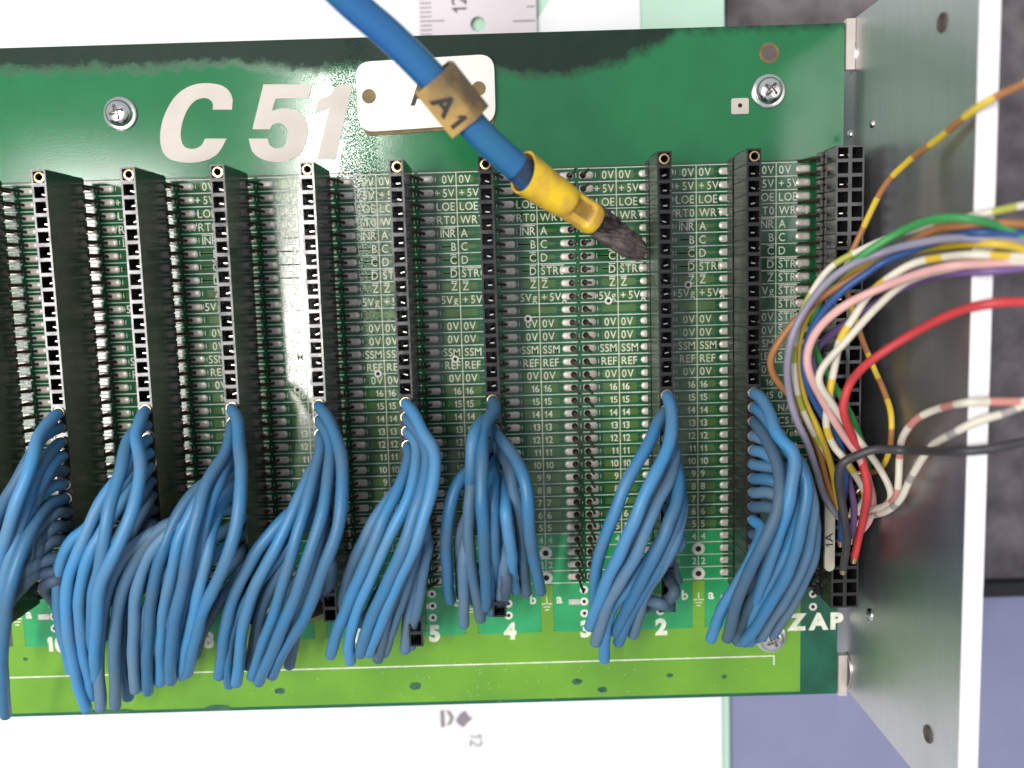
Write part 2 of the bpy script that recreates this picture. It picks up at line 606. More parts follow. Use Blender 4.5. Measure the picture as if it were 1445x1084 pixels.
def glyphs(s, bold=0.0, res=3):
    """(verts 2D, faces, width) of a string with cap height 1, set letter by letter"""
    key = (s, bold)
    if key in _glyph:
        return _glyph[key]

    def raw(t):
        c = bpy.data.curves.new('t', 'FONT')
        c.body = t
        c.resolution_u = res
        c.offset = bold
        c.fill_mode = 'FRONT'
        o = bpy.data.objects.new('t', c)
        col.objects.link(o)
        dg = bpy.context.evaluated_depsgraph_get()
        me = o.evaluated_get(dg).to_mesh()
        v = [(p.co.x, p.co.y) for p in me.vertices]
        f = [tuple(q.vertices) for q in me.polygons]
        o.evaluated_get(dg).to_mesh_clear()
        bpy.data.objects.remove(o)
        bpy.data.curves.remove(c)
        return v, f
    if '_H' not in _glyph:
        b0, bold = bold, 0.0
        v, _ = raw('H')
        bold = b0
        _glyph['_H'] = max(p[1] for p in v)
    k = 1 / _glyph['_H']
    V, Fc, x = [], [], 0.0
    for ch in s:
        if ch == ' ':
            x += 0.30
            continue
        ck = ('c', ch, bold)
        if ck not in _glyph:
            if ch == '1':
                w = 0.135 + 2.6 * bold
                _glyph[ck] = ([(0.34 - w, 0), (0.34, 0), (0.34, 1.0), (0.34 - w * 0.8, 1.0), (0.34 - w, 0.90), (0.34 - w, 0.70), (0.0, 0.76 - w), (0.0, 0.76), (0.34 - w * 1.3, 0.84)],
                              [(0, 1, 2, 3, 4, 5), (5, 4, 3, 8, 7, 6)], 0.34)
            else:
                v, f = raw(ch)
                x0 = min(p[0] for p in v)
                v = [((p[0] - x0) * k, p[1] * k) for p in v]
                _glyph[ck] = (v, f, max(p[0] for p in v))
        v, f, w = _glyph[ck]
        o = len(V)
        lead = 0.12 if ch == '1' else 0.0
        V += [(p[0] + x + lead, p[1]) for p in v]
        Fc += [tuple(i + o for i in q) for q in f]
        x += w + lead + (0.16 if bold < 0.04 else 0.12)
    x0 = min(p[0] for p in V)
    V = [(p[0] - x0, p[1]) for p in V]
    _glyph[key] = (V, Fc, max(p[0] for p in V))
    return _glyph[key]


def put_text(mb, s, x, y, h, z, align='L', rot=0.0, bold=0.0, wid=1.0, over=False, M4=None):
    v, f, w = glyphs(s, bold)
    w *= h * wid
    ox = {'L': 0, 'R': -w, 'C': -w / 2}[align]
    ca, sa = math.cos(rot), math.sin(rot)
    vv = []
    for a, b in v:
        X, Y = a * h * wid + ox, b * h - h / 2
        vv.append((x + X * ca - Y * sa, y + X * sa + Y * ca, z))
    mb.add(vv, f)
    if over:
        mb.rect(x + ox, x + ox + w, y + h * 0.62, y + h * 0.74, z)
    return w


# ------------------------------------------------------------------ the surface below
ZT = -50.0
structure(build((lambda m: (m.rect(-600, 500, -500, 500, ZT), m)[1])(MB()), 'table', M['table']))
c = [at(1384, 836, ZT), at(1025, 838, ZT)]
pl = empty('lavender_board', (c[1].x, -150, ZT))
m = MB()
m.box(-60, 260, -200, c[0].y + 150, 0.1, 3)
build(m, 'panel', M['lavender'], pl)
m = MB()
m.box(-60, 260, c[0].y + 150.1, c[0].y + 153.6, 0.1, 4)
build(m, 'shadow_strip', M['edge_shadow'], pl)  # solid strip standing in for the shadow at the panel edge
tag(pl, 'lavender grey board on the table with a black strip painted as edge shadow', 'board')

r0, r1 = at(1015, 0, ZT), at(1023, 1050, ZT)
m = MB()
m.prism([(-330, 190), (r0.x + (r0.x - r1.x) * 0.9, 190), (r0.x, r0.y), (r1.x, r1.y), (r1.x + (r1.x - r0.x) * 0.3, -215), (-330, -215)], ZT + 3.2, ZT + 5.0)
tag(build(m, 'cutting_mat', M['mint']), 'mint green mat under the white papers, its edge beside the dark felt', 'mat')


def sheet(pxs, z, label):
    mm = MB()
    mm.prism([tuple(p) for p in [at(a, b, z)[:2] for a, b in pxs]], z, z + 0.12)
    return tag(build(mm, 'paper_sheet', M['paper']), label, 'paper', 'white paper sheets under the circuit board')


sheet([(-260, -120), (628, -120), (640, 330), (-260, 330)], ZT + 5.1, 'white paper sheet at top left beside the steel ruler')
sheet([(835, -90), (901, -90), (910, 330), (560, 330)], ZT + 5.4, 'white paper sheet between the ruler and the mint mat edge')
sheet([(-260, 700), (1017, 700), (1020, 1200), (-260, 1200)], ZT + 5.7, 'white paper sheet below the board with smudged print')
# smudged print on the lower sheet
pr = MB()
zz = ZT + 5.9
for poly in ([(621, 1003), (627, 1002), (628, 1026), (622, 1027)], [(629, 1002), (636, 1004), (641, 1013), (637, 1022), (630, 1025), (635, 1014)], [(643, 1016), (650, 1006), (657, 1003), (661, 1010), (667, 1014), (660, 1020), (654, 1027), (646, 1022)]):
    pp = [at(a, b, zz) for a, b in poly]
    pr.prism([(p.x, p.y) for p in pp], zz - 0.04, zz)
p = at(672, 1045, zz)
put_text(pr, '12', p.x, p.y, 3.2, zz, 'C', rot=math.radians(-95))
sm = build(pr, 'ink_smudge', mat('faded_ink', (0.26, 0.23, 0.25), 0.8))
sm.parent = bpy.data.objects['paper_sheet.002']

# steel ruler
ra, rb, rc_ = at(591, 20, ZT + 6), at(757, 20, ZT + 6), at(640, 20, ZT + 6)
rul = empty('steel_ruler', (ra.x, ra.y, ZT + 6.0))
wr = rb.x - ra.x
hc = at(674.6, 35.5, ZT + 6)
hx, hy = hc.x - ra.x, hc.y - ra.y
m = MB()
n = 28
hr = 1.75
outer = []
y0, y1 = hy - 10, 120.0
# blade with a real hole: four quads of fan around the hole
per = []
for i in range(n):
    a = 2 * math.pi * i / n
    dx, dy = math.cos(a), math.sin(a)
    tx = ((wr - hx) if dx > 0 else hx) / max(abs(dx), 1e-6)
    ty = 10.0 / max(abs(dy), 1e-6)
    t = min(tx, ty)
    per.append((hx + dx * t, hy + dy * t))
for zt, flip in ((0.8, False), (0.0, True)):
    vv, ff = [], []
    for i in range(n):
        a = 2 * math.pi * i / n
        vv += [(hx + hr * math.cos(a), hy + hr * math.sin(a), zt), (*per[i], zt)]
    for i in range(n):
        j = (i + 1) % n
        q = (2 * i, 2 * i + 1, 2 * j + 1, 2 * j)
        ff.append(q if not flip else q[::-1])
    m.add(vv, ff)
m.add([(0, hy - 10, 0.8), (wr, hy - 10, 0.8), (wr, hy - 10, 0), (0, hy - 10, 0)], [(0, 3, 2, 1)])
m.box(0, wr, hy + 10, y1, 0, 0.8)
m.lathe([(hr, 0), (hr, 0.8)], n, (hx, hy, 0))
build(m, 'blade', M['ruler'], rul)
m = MB()
for k in range(-18, 60):
    y = hy + 1.0 + k * 1.0
    ln = 5.5 if k % 10 == 0 else (4.2 if k % 5 == 0 else 2.6)
    m.rect(0.4, 0.4 + ln, y - 0.11, y + 0.11, 0.83)
for k in range(-6, 20):
    y = hy + 0.4 + k * 3.175
    ln = [5.2, 1.8, 3.0, 1.8][k % 4]
    m.rect(wr - 0.4 - ln, wr - 0.4, y - 0.13, y + 0.13, 0.83)
build(m, 'scale_marks', M['mark'], rul)
m = MB()
p = at(648, 6, ZT + 6.8)
put_text(m, '12', p.x - ra.x, p.y - ra.y, 3.4, 0.84, 'C', rot=math.radians(90))
build(m, 'numerals', M['mark'], rul)
tag(rul, 'pale steel ruler with a round hole lying under the board top edge', 'ruler')

# ------------------------------------------------------------------ circuit board
PITCH, ROW = 15.24, 2.54
XR, YT, YB, XL = 35.6, 26.5, -104.9, -158.0


def slot_x(s):
    return -(s - 2) * PITCH


def row_y(r):
    return -r * ROW


board = empty('circuit_board', (0, 0, 0))
tag(board, 'green circuit board with printed slot legends, scorched along its top edge', 'circuit board')
m = MB()
m.box(XL, XR, YB, YT, -1.6, 0)
build(m, 'laminate', M['laminate'], board)
Z1, Z2, Z3, Z4 = 0.03, 0.05, 0.08, 0.11
m = MB()
m.rect(XL, XR, -80.2, 1.6, Z1)
build(m, 'slot_field', M['mask_slot'], board)
m = MB()
NX = 1
m.rect(XL, XR, 1.75, YT, Z1)
build(m, 'upper_field', M['mask_stained'], board)
gx = at(1129, 950, 0).x
gy = at(700, 893, 0).y
m = MB()
m.rect(XL, gx, YB + 0.7, gy, Z1)
build(m, 'ground_plane', M['mask_ground'], board)
m = MB()
m.rect(gx, XR, YB, gy, Z1 - 0.012)
m.rect(XL, gx, YB, YB + 0.7, Z1 - 0.012)
build(m, 'border_strip', M['mask_edge'], board)
for s in range(0, 11):
    xa, xb = slot_x(s) - PITCH / 2 + 1.3, slot_x(s) + PITCH / 2 - 1.3
    if s == 0:
        continue
    m = MB()
    a = [(xa + 0.5, gy - 0.2), (xb - 0.5, gy - 0.2), (xb, gy + 0.4), (xb, -80.1), (xa, -80.1), (xa, gy + 0.4)]
    m.prism(a, 0.0, Z2)
    build(m, 'slot_field_end', M['mask_plate'], board)
m = MB()
for s in range(1, 11):
    xm = slot_x(s) - PITCH / 2
    m.rect(xm - 1.24, xm + 1.24, gy + 0.02, -80.3, Z1 + 0.004)
m.rect(slot_x(1) + 6.4, gx, gy + 0.02, -80.3, Z1 + 0.004)
build(m, 'ground_tab', M['mask_ground'], board)
m = MB()
m.rect(gx, XR, gy + 0.02, -80.3, Z1 + 0.004)
build(m, 'border_strip', M['mask_edge'], board)

# copper fields under the mask (olive patches per row)
rng = random.Random(3)
for s in range(1, 11):          # region right of slot s+1 / left of slot s
    xm = slot_x(s) - PITCH / 2
    m, mp = MB(), MB()
    for r in range(32):
        y = row_y(r)
        if r >= 28:
            mp.rect(xm - 4.9, xm - 0.15, y - 1.2, y + 1.2, Z2)
            mp.rect(xm + 0.15, xm + 4.9, y - 1.2, y + 1.2, Z2)
            continue
        h = 0.62 + rng.uniform(-0.05, 0.15)
        if r in (4, 5, 6, 7):
            h *= 0.5
            m.rect(xm - 5.6, xm - 0.2, y - 0.14, y + 0.10, Z2)
        w1, w2 = rng.uniform(3.0, 3.5), rng.uniform(3.2, 3.6)
        m.rect(xm - w1, xm - 0.1, y - h, y + h, Z2)
        m.rect(xm + 0.1, xm + w2, y - h, y + h, Z2)
        m.rect(xm + w2, xm + 5.2, y - 0.1, y + 0.1, Z2)
        if rng.random() < 0.5:
            m.rect(xm - 5.2, xm - w1, y - 0.1, y + 0.1, Z2)
    build(m, 'copper_field', M['mask_olive'], board)
    build(mp, 'copper_pour', M['mask_plate'], board)

# printed legends, one part for each gap between slots
B_ = ['0V', '+ 5V', 'LOE', 'WRT0', '~INR', 'B', '~C', '~D', '~Z', '+5Vg', '', '0V', '0V', 'SSM', 'REF', '0V'] + [str(k) for k in range(16, 0, -1)]
A_ = ['0V', '+ 5V', 'LOE', 'WRT0', 'A', 'C', 'D', '~STR0', '~Z', '+ 5Vg', '', '0V', '0V', 'SSM', 'REF', '0V'] + [str(k) for k in range(16, 0, -1)]
Z_ = ['0V', '+ 5V', 'LOE', 'WRT0', 'A', 'C', 'D', '~STR0', '~STR2', '~STR4', '~STR6', '~STR8', '~S', 'S', 'S', '', '', '0', 'NA', 'CS1', 'Vex'] + [''] * 11
for s in range(0, 11):
    xm = slot_x(s) - PITCH / 2
    m = MB()
    right = A_ if s else Z_
    for r in range(32):
        y = row_y(r)
        for txt, al, x in ((B_[r], 'R', xm - 0.42), (right[r], 'L', xm + 0.55)):
            if not txt or (r in (29, 31) and al == 'R'):
                continue
            if s == 0 and al == 'R' and r > 20:
                continue
            over = txt[0] == '~'
            txt = txt.strip('~')
            h = 1.30 if r > 15 else 1.50
            if s == 0 and txt == 'Vex':
                x += 0.9
            put_text(m, txt, x, y - 0.05, h, Z3, al, bold=0.010 if r > 15 else 0.004, over=over, wid=0.97 if r > 15 else 0.88)
    t = 0.085
    last = 20 if s == 0 else 32
    for k in range(last + 1):
        y = 1.27 - ROW * k
        tt = t * (1.0 if k % 3 else 0.8)
        m.rect(slot_x(s + 1) + 0.35, slot_x(s) - (0.35 if s else 2.9), y - tt, y + tt, Z3)
    m.rect(xm - t, xm + t, 1.27 - ROW * (28.9 if s else 15), 1.27, Z3 + 0.002)
    if s:
        m.rect(xm - t, xm + t, 1.27 - ROW * 30.9, 1.27 - ROW * 30.1, Z3 + 0.002)
        yb = at(985, 839, 0).y
        put_text(m, 'b', xm - 2.75, yb, 1.85, Z3, 'C', bold=0.03)
        put_text(m, 'a', xm + 2.5, yb, 1.85, Z3, 'C', bold=0.03)
        yg = at(985, 846, 0).y
        m.rect(xm - 0.1, xm + 0.1, yg - 0.1, yg + 1.5, Z3)
        for q, w in enumerate((1.05, 0.72, 0.42)):
            m.rect(xm - w, xm + w, yg - 0.1 - q * 0.62, yg + 0.1 - q * 0.62, Z3)
    build(m, 'printed_legend', M['silk'], board)
# short tick marks right of each right-hand pad
m = MB()
for s in range(1, 11):
    for r in range(32):
        m.rect(slot_x(s) + 3.62, slot_x(s) + 3.72, row_y(r) - 0.45, row_y(r) + 0.45, Z3)
        m.rect(slot_x(s) - 0.08, slot_x(s) + 0.02, row_y(r) - 0.4, row_y(r) + 0.4, Z3)
build(m, 'tick_print', M['silk'], board)
# slot numbers
dgt = at(933, 884.5, 0)
for s in range(1, 11):
    m = MB()
    put_text(m, str(s), slot_x(s) + dgt.x, dgt.y, 3.05, Z3, 'C', bold=0.055)
    build(m, 'slot_number', M['silk'], board)
p = at(1150, 877, 0)
m = MB()
put_text(m, 'ZAP', p.x, p.y, 3.1, Z3, 'C', bold=0.055, wid=1.06)
build(m, 'connector_name', M['silk'], board)
# white line across the ground plane
a, b = at(1093, 925, 0), at(0, 957, 0)
m = MB()
yl = (a.y + b.y) / 2
m.rect(XL, a.x, yl - 0.13, yl + 0.13, Z3)
m.rect(a.x - 0.26, a.x, yl - 1.9, yl + 0.13, Z3 + 0.002)
build(m, 'printed_line', M['silk'], board)
m = MB()
for (px, py, rx, ry) in ((308, 1000, 2.9, 0.9), (150, 1004, 6.0, 0.55), (395, 975, 1.2, 0.7), (586, 968, 1.2, 0.9), (814, 962, 1.1, 0.7), (850, 973, 1.0, 0.7),
                         (1160, 1000, .3, .3), (945, 953, .7, .5), (1022, 955, .5, .5), (36, 930, .5, .4)):
    p = at(px, py, 0)
    n = 14
    m.add([(p.x + rx * math.cos(2 * math.pi * i / n) * rng.uniform(.85, 1.1), max(YB + 0.05, p.y + ry * math.sin(2 * math.pi * i / n) * rng.uniform(.8, 1.1)), Z2) for i in range(n)],
          [tuple(range(n))])
st = build(m, 'dark_spots', M['soot'], board)
st['kind'] = 'stuff'
m = MB()
for k in range(90):
    px, py = rng.uniform(330, 1120), rng.uniform(935, 990)
    if rng.random() < 0.3:
        px, py = rng.gauss(640, 45), rng.gauss(955, 16)
    p = at(px, py, 0)
    a, l = rng.uniform(0, 3.14), rng.uniform(0.05, 0.38) ** 1.3
    w = 0.035
    dx, dy = math.cos(a), math.sin(a)
    m.add([(p.x - dx * l - dy * w, p.y - dy * l + dx * w, Z2), (p.x + dx * l - dy * w, p.y + dy * l + dx * w, Z2), (p.x + dx * l + dy * w, p.y + dy * l - dx * w, Z2)], [(0, 2, 1)])
st = build(m, 'scratches', M['silk'], board)
st['kind'] = 'stuff'


# C 5 1 stuck-on letters, outlines in photo coordinates
def sticker(pts, ox, oy, k):
    q = [at(ox + x / k, oy + y / k, 0) for x, y in pts]
    mm = MB()
    mm.prism([(p.x, p.y) for p in q], 0.0, 0.14)
    return build(mm, 'sticker_letter', M['silk_big'], board)


def smoothpoly(pts, sharp):
    out = []
    n = len(pts)
    for i in range(n):
        p, q = Vector(pts[i]), Vector(pts[(i + 1) % n])
        out.append(tuple(p))
        if i in sharp or (i + 1) % n in sharp and False:
            continue
        a, d = Vector(pts[i - 1]), Vector(pts[(i + 2) % n])
        for t in (0.25, 0.5, 0.75):
            out.append(tuple(0.5 * (2 * p + (q - a) * t + (2 * a - 5 * p + 4 * q - d) * t * t + (3 * p - a - 3 * q + d) * t ** 3)))
    return out


Cp = [(947, 448), (950, 408), (935, 372), (900, 348), (840, 340), (790, 347), (740, 372), (700, 415), (668, 480), (655, 540), (656, 588), (668, 625), (695, 650), (740, 662), (790, 664), (840, 655), (880, 635), (905, 605), (925, 566),
      (838, 566), (825, 590), (805, 604), (780, 608), (755, 600), (742, 577), (738, 545), (745, 500), (762, 455), (785, 422), (810, 405), (840, 401), (862, 412), (870, 430), (868, 448)]
sticker(smoothpoly(Cp, {18, 33, 0, 17, 19, 32}), 0, 0, 2.89)
P5 = [(1075, 345), (1275, 345), (1258, 403), (1125, 403), (1110, 452), (1150, 442), (1190, 446), (1230, 465), (1252, 502), (1255, 548), (1240, 602), (1208, 641), (1160, 660), (1110, 660), (1060, 645), (1026, 612), (1015, 566), (1092, 566), (1100, 590), (1120, 604), (1145, 604), (1165, 588), (1175, 558), (1172, 530), (1155, 509), (1130, 503), (1110, 512), (1102, 528), (1030, 528)]
sticker(smoothpoly(P5, {0, 1, 2, 3, 4, 15, 16, 17, 26, 27, 28}), 0, 0, 2.89)
P1 = [(1440, 345), (1368, 652), (1294, 650), (1345, 440), (1285, 462), (1300, 408), (1350, 388), (1378, 345)]
sticker(P1, 0, 0, 2.89)


# solder pads: the 300 that show best are parts, the rest one mass
def pad_mesh(sgn):
    mm = MB()
    o = []
    L_ = 1.62
    for i in range(7):
        a = math.pi / 2 - math.pi * i / 6
        o.append((sgn * (L_ - 0.1 + 0.55 * math.cos(a)), 0.62 * math.sin(a)))
    o += [(-sgn * 0.55, -0.60), (-sgn * 0.72, -0.35), (-sgn * 0.72, 0.35), (-sgn * 0.55, 0.60)]
    n = len(o)
    cx = sgn * 0.5
    vs_ = [(x, y * 1.06, Z2) for x, y in o] + [(cx + (x - cx) * 0.93, y * 0.95, 0.15) for x, y in o] + [(cx + (x - cx) * 0.5, y * 0.5, 0.19) for x, y in o]
    fs = []
    for k in range(2):
        for i in range(n):
            j = (i + 1) % n
            fs.append((k * n + i, k * n + j, (k + 1) * n + j, (k + 1) * n + i) if sgn < 0 else (k * n + j, k * n + i, (k + 1) * n + i, (k + 1) * n + j))
    fs.append(tuple(range(2 * n, 3 * n)))
    mm.add(vs_, fs)
    return mm


pads = {1: pad_mesh(1), -1: pad_mesh(-1)}
pad_me = {k: v.mesh('solder_pad', True) for k, v in pads.items()}
for k in pad_me:
    pad_me[k].materials.append(M['solder'])
first = [(3, -1), (3, 1), (2, -1), (1, -1), (4, 1), (5, 1), (9, 1), (10, 1), (10, -1)]
mass = MB()
for s in range(1, 11):
    for sg in (-1, 1):
        for r in range(32):
            x, y = slot_x(s) + sg * 1.27, row_y(r)
            if (s, sg) in first:
                link('solder_pad', pad_me[sg], None, board, (x, y, 0))
            else:
                mass.add([(a + x, b + y, c_) for a, b, c_ in pads[sg].v], pads[sg].f)
for r in range(33):      # pads of the connector at the right edge
    mass.add([(a + at(1138, 240, 0).x, b + row_y(r), c_) for a, b, c_ in pads[-1].v], pads[-1].f)
st = build(mass, 'solder_pads', M['solder'], board, True)
st['kind'] = 'stuff'


# plated holes
def via(px, py, r0, r1):
    p = at(px, py, 0)
    mm = MB()
    mm.ring((0, 0), r0, r1, 0.0, 0.16, 18)
    o = build(mm, 'plated_hole', M['tin'], board, False, (p.x, p.y, 0))
    mh = MB()
    mh.disc((0, 0, 0.12), r0, 14)
    build(mh, 'bore', M['hole'], o)


for px, py in ((745, 450), (858.5, 424.5), (971, 402), (642.5, 507), (533.5, 527.5), (420, 550), (122, 523)):
    via(px, py, 0.36, 0.74)
for s in range(1, 5):
    xm = slot_x(s) - PITCH / 2
    for k in (29, 31):
        from_ = (xm, row_y(k) - 0.1)
        mm = MB()
        mm.ring((0, 0), 0.60, 1.28, 0.0, 0.18, 24)
        o = build(mm, 'plated_hole', M['tin'], board, False, (from_[0], from_[1], 0))
        mh = MB()
        mh.disc((0, 0, 0.14), 0.62, 14)
        build(mh, 'bore', M['hole'], o)
for s, dx, dy in [(s, 0, 0) for s in range(1, 11)]:
    for q in (0, 1, 2):
        mm = MB()
        mm.ring((0, 0), 0.38, 0.82, 0.0, 0.16, 18)
        o = build(mm, 'plated_hole', M['tin'], board, False, (slot_x(s) - 0.12, -86.41 + q * 2.45, 0))
        mh = MB()
        mh.disc((0, 0, 0.12), 0.38, 14)
        build(mh, 'bore', M['hole'], o)
        if q == 1:
            m2 = MB()
            m2.box(-3.2, -1.0, -0.55, 0.55, 0.05, 0.2)
            build(m2, 'solder_bar', M['solder'], board, False, (slot_x(s), -86.41 + q * 2.45, 0))
for px, py in ((1147, 838), (1147, 856)):
    via(px, py, 0.40, 0.80)
p = at(1085, 75, 0)
mm = MB()
mm.ring((0, 0), 1.35, 1.9, 0.0, 0.12, 24)
o = build(mm, 'mounting_hole', M['glue'], board, True, (p.x, p.y, 0))
mm = MB()
mm.disc((0, 0, 0.07), 1.36, 20)
build(mm, 'bore', mat('felt_seen_through_hole', (0.10, 0.085, 0.08), 0.9), o)
p = at(1044, 150, 0)
mm = MB()
mm.prism([(-1.5, -1.45), (1.5, -1.45), (1.65, -1.2), (1.65, 1.2), (1.4, 1.45), (-1.4, 1.45), (-1.65, 1.2), (-1.65, -1.2)], 0.03, 0.2)
o = build(mm, 'square_pad', M['silk_big'], board, False, (p.x, p.y, 0))
mm = MB()
mm.disc((0, 0.1, 0.21), 0.42, 12)
build(mm, 'bore', M['hole'], o)
p = at(1151, 812, 0)
mm = MB()
mm.prism([(-0.5, -1.8), (0.6, -1.9), (0.7, 2.3), (0.3, 2.6)], 0.0, Z3)
build(mm, 'arrow_print', M['silk'], board, False, (p.x, p.y, 0))


# ------------------------------------------------------------------ screws
def screw(px, py, label, r=2.45, wash=3.1, rot=0.3):
    p = at(px, py, 1.5)
    root = empty('machine_screw', (p.x, p.y, 0))
    mm = MB()
    mm.lathe([(wash, 0.02), (wash, 0.45), (wash - 0.15, 0.55), (r * 0.6, 0.55)], 32)
    build(mm, 'washer', M['steel'], root, True)
    mm = MB()
    n = 32
    mm.lathe([(r, 0.5), (r, 1.1), (r * 0.96, 1.5), (r * 0.82, 1.95), (r * 0.6, 2.2), (0.01, 2.3)], n)
    h = build(mm, 'head', M['steel'], root, True)
    mm = MB()
    a_, b_ = 0.40, 1.42
    for k in range(2):
        ca, sa = math.cos(rot + k * math.pi / 2), math.sin(rot + k * math.pi / 2)
        pts = []
        for x, y in ((-b_, -a_ * .6), (-a_, -a_), (a_, -a_), (b_, -a_ * .6), (b_, a_ * .6), (a_, a_), (-a_, a_), (-b_, a_ * .6)):
            pts.append((x * ca - y * sa, x * sa + y * ca))
        z = 2.31 + 0.01 * k
        mm.add([(x, y, 2.37 + 0.004 * k - 0.07 * (x * x + y * y)) for x, y in pts], [tuple(range(8))])
    build(mm, 'cross_recess', M['steel_dark'], h)
    tag(root, label, 'screw', 'cross head screws holding the board')


screw(166, 159, 'cross head screw with washer left of the large letter C')
screw(1087, 127, 'cross head screw beside the small square pad at top right', rot=0.9)
screw(1090, 903, 'cross head screw half hidden under blue wire ends near ZAP', rot=0.6)


# ------------------------------------------------------------------ socket strips
def housing(ncol, nrow, z0, z1, depth, hx=0.93, hy=0.97, hw=1.26):
    """bank of open square cells; rows run along -Y from row 0 at y=0"""
    mm = MB()
    p = ROW
    for cx in range(ncol):
        x = cx * p
        xa = x - (hw if cx == 0 else p / 2)
        xb = x + (hw if cx == ncol - 1 else p / 2)
        for r in range(nrow):
            y = -r * p
            ya, yb = y - p / 2, y + p / 2
            o = [(xa, ya), (xb, ya), (xb, yb), (xa, yb)]
            i = [(x - hx, y - hy), (x + hx, y - hy), (x + hx, y + hy), (x - hx, y + hy)]
            vs_ = [(a, b, z1) for a, b in o] + [(a, b, z1) for a, b in i] + [(a, b, z1 - depth) for a, b in i]
            fs = []
            for k in range(4):
                j = (k + 1) % 4
                fs.append((k, j, 4 + j, 4 + k))
                fs.append((4 + k, 4 + j, 8 + j, 8 + k))
            fs.append((8, 9, 10, 11))
            mm.add(vs_, fs)
    xa, xb = -hw, (ncol - 1) * p + hw
    ya, yb = -(nrow - 1) * p - p / 2, p / 2
    g = 0.10
    for x, sg in ((xa, -1), (xb, 1)):
        for r in range(nrow):
            y = -r * p
            a, b = y - p / 2 + 0.12, y + p / 2 - 0.12
            xi = x - sg * (g if sg < 0 else 0.02)
            vs_ = [(x, a, z0), (x, b, z0), (x, b, z1), (x, a, z1), (xi, a - 0.12, z0), (xi, a - 0.12, z1), (xi, b + 0.12, z0), (xi, b + 0.12, z1)]
            fs = [(0, 3, 2, 1), (4, 5, 3, 0), (1, 2, 7, 6)]
            if sg > 0:
                fs = [f[::-1] for f in fs]
            mm.add(vs_, fs)
            # lid closing the groove top
    mm.add([(xa, ya, z0), (xb, ya, z0), (xb, ya, z1), (xa, ya, z1)], [(0, 1, 2, 3)])
    mm.add([(xa, yb, z0), (xb, yb, z0), (xb, yb, z1), (xa, yb, z1)], [(3, 2, 1, 0)])
    mm.add([(xa, ya, z0), (xb, ya, z0), (xb, yb, z0), (xa, yb, z0)], [(3, 2, 1, 0)])
    return mm


HS = 18.72                      # height of the socket tops above the board
OX, OY = -1.51, 0.37            # strip centre against the slot centre
house_me = housing(1, 32, 10.0, HS, 7.0).mesh('housing')
house_me.materials.append(M['plastic'])
house_long = housing(1, 34, 10.0, HS, 7.0).mesh('housing')
house_long.materials.append(M['plastic'])
mbb = MB()
for r in range(32):
    y = -r * ROW
    mbb.box(-1.22, 1.22, y - 1.15, y + 1.15, 4.4, 8.5)
    mbb.box(-1.05, 1.20, y - 1.27, y + 1.27, 4.9, 8.0)
    mbb.box(0.3, 1.24, y - 1.27, y + 1.27, 8.5, 10.0)
base_me = mbb.mesh('base_strip')
base_me.materials.append(M['plastic2'])


def pin_mesh(pts, w=0.30, name='pin'):
    mm = MB()
    mm.tube(pts, w, 5)
    me = mm.mesh(name, True)
    me.materials.append(M['pin'])
    return me


pinL = pin_mesh([(-1.27, 0, 0.0), (-1.32, 0.0, 2.6), (-1.45, 0.10, 5.2), (-1.2, 0.30, 10.6)])
pinR = pin_mesh([(1.27, 0, 0.0), (0.7, 0.08, 2.4), (-0.4, 0.18, 5.0), (-1.6, 0.45, 10.6)])
mm = MB()
mm.lathe([(0.82, -0.9), (0.88, 0.10), (0.66, 0.12), (0.60, -0.9)], 16)
ring_me = mm.mesh('socket_ring', True)
ring_me.materials.append(M['brass'])
mm = MB()
mm.box(-0.16, 0.52, -0.30, -0.12, -4.2, -1.3)
mm.add([(-0.16, -0.12, -1.3), (0.52, -0.12, -1.3), (0.5, 0.35, -2.6), (-0.1, 0.35, -2.6)], [(0, 1, 2, 3)])
contact_me = mm.mesh('contact')
contact_me.materials.append(M['contact'])

strip_label = {
    10: ('black socket strip beyond the left photo edge, only its slanting pins in view'),
    9: ('leftmost black socket strip in full view, bare pins bright at both sides'),
    8: ('black socket strip below the large letter C, second in view from the left'),
    7: ('black socket strip third in view from the left, under the figure 5'),
    6: ('black socket strip beside the brightest glare patch, below the figure 1'),
    5: ('black socket strip just left of the printed number 5'),
    4: ('black socket strip reaching up to the big blue cable'),
    2: ('black socket strip whose side the burnt cable tip touches'),
    1: ('black socket strip below the square pad, next to the coloured wires'),
}
for s in (1, 2, 4, 5, 6, 7, 8, 9, 10):
    root = empty('socket_strip', (slot_x(s), 0, 0))
    tag(root, strip_label[s], 'connector', 'black socket strips standing in rows on the board')
    link('housing', house_long if s == 5 else house_me, None, root, (OX, OY, 0))
    link('base_strip', base_me, None, root, (OX, OY, 0))
    for r in range(32):
        o = link('pin', pinL, None, root, (0, row_y(r), 0))
        o = link('pin', pinR, None, root, (0, row_y(r), 0))
        if r == 0:
            link('socket_ring', ring_me, None, root, (OX + rng.uniform(0, .25), OY + row_y(r), HS - 0.25))
        elif r < 16 and s < 10:
            o = link('contact', contact_me, None, root, (OX + rng.uniform(-.1, .1), OY + row_y(r) + rng.uniform(-.1, .1), HS))
            o.rotation_euler.z = rng.uniform(-0.35, 0.35)

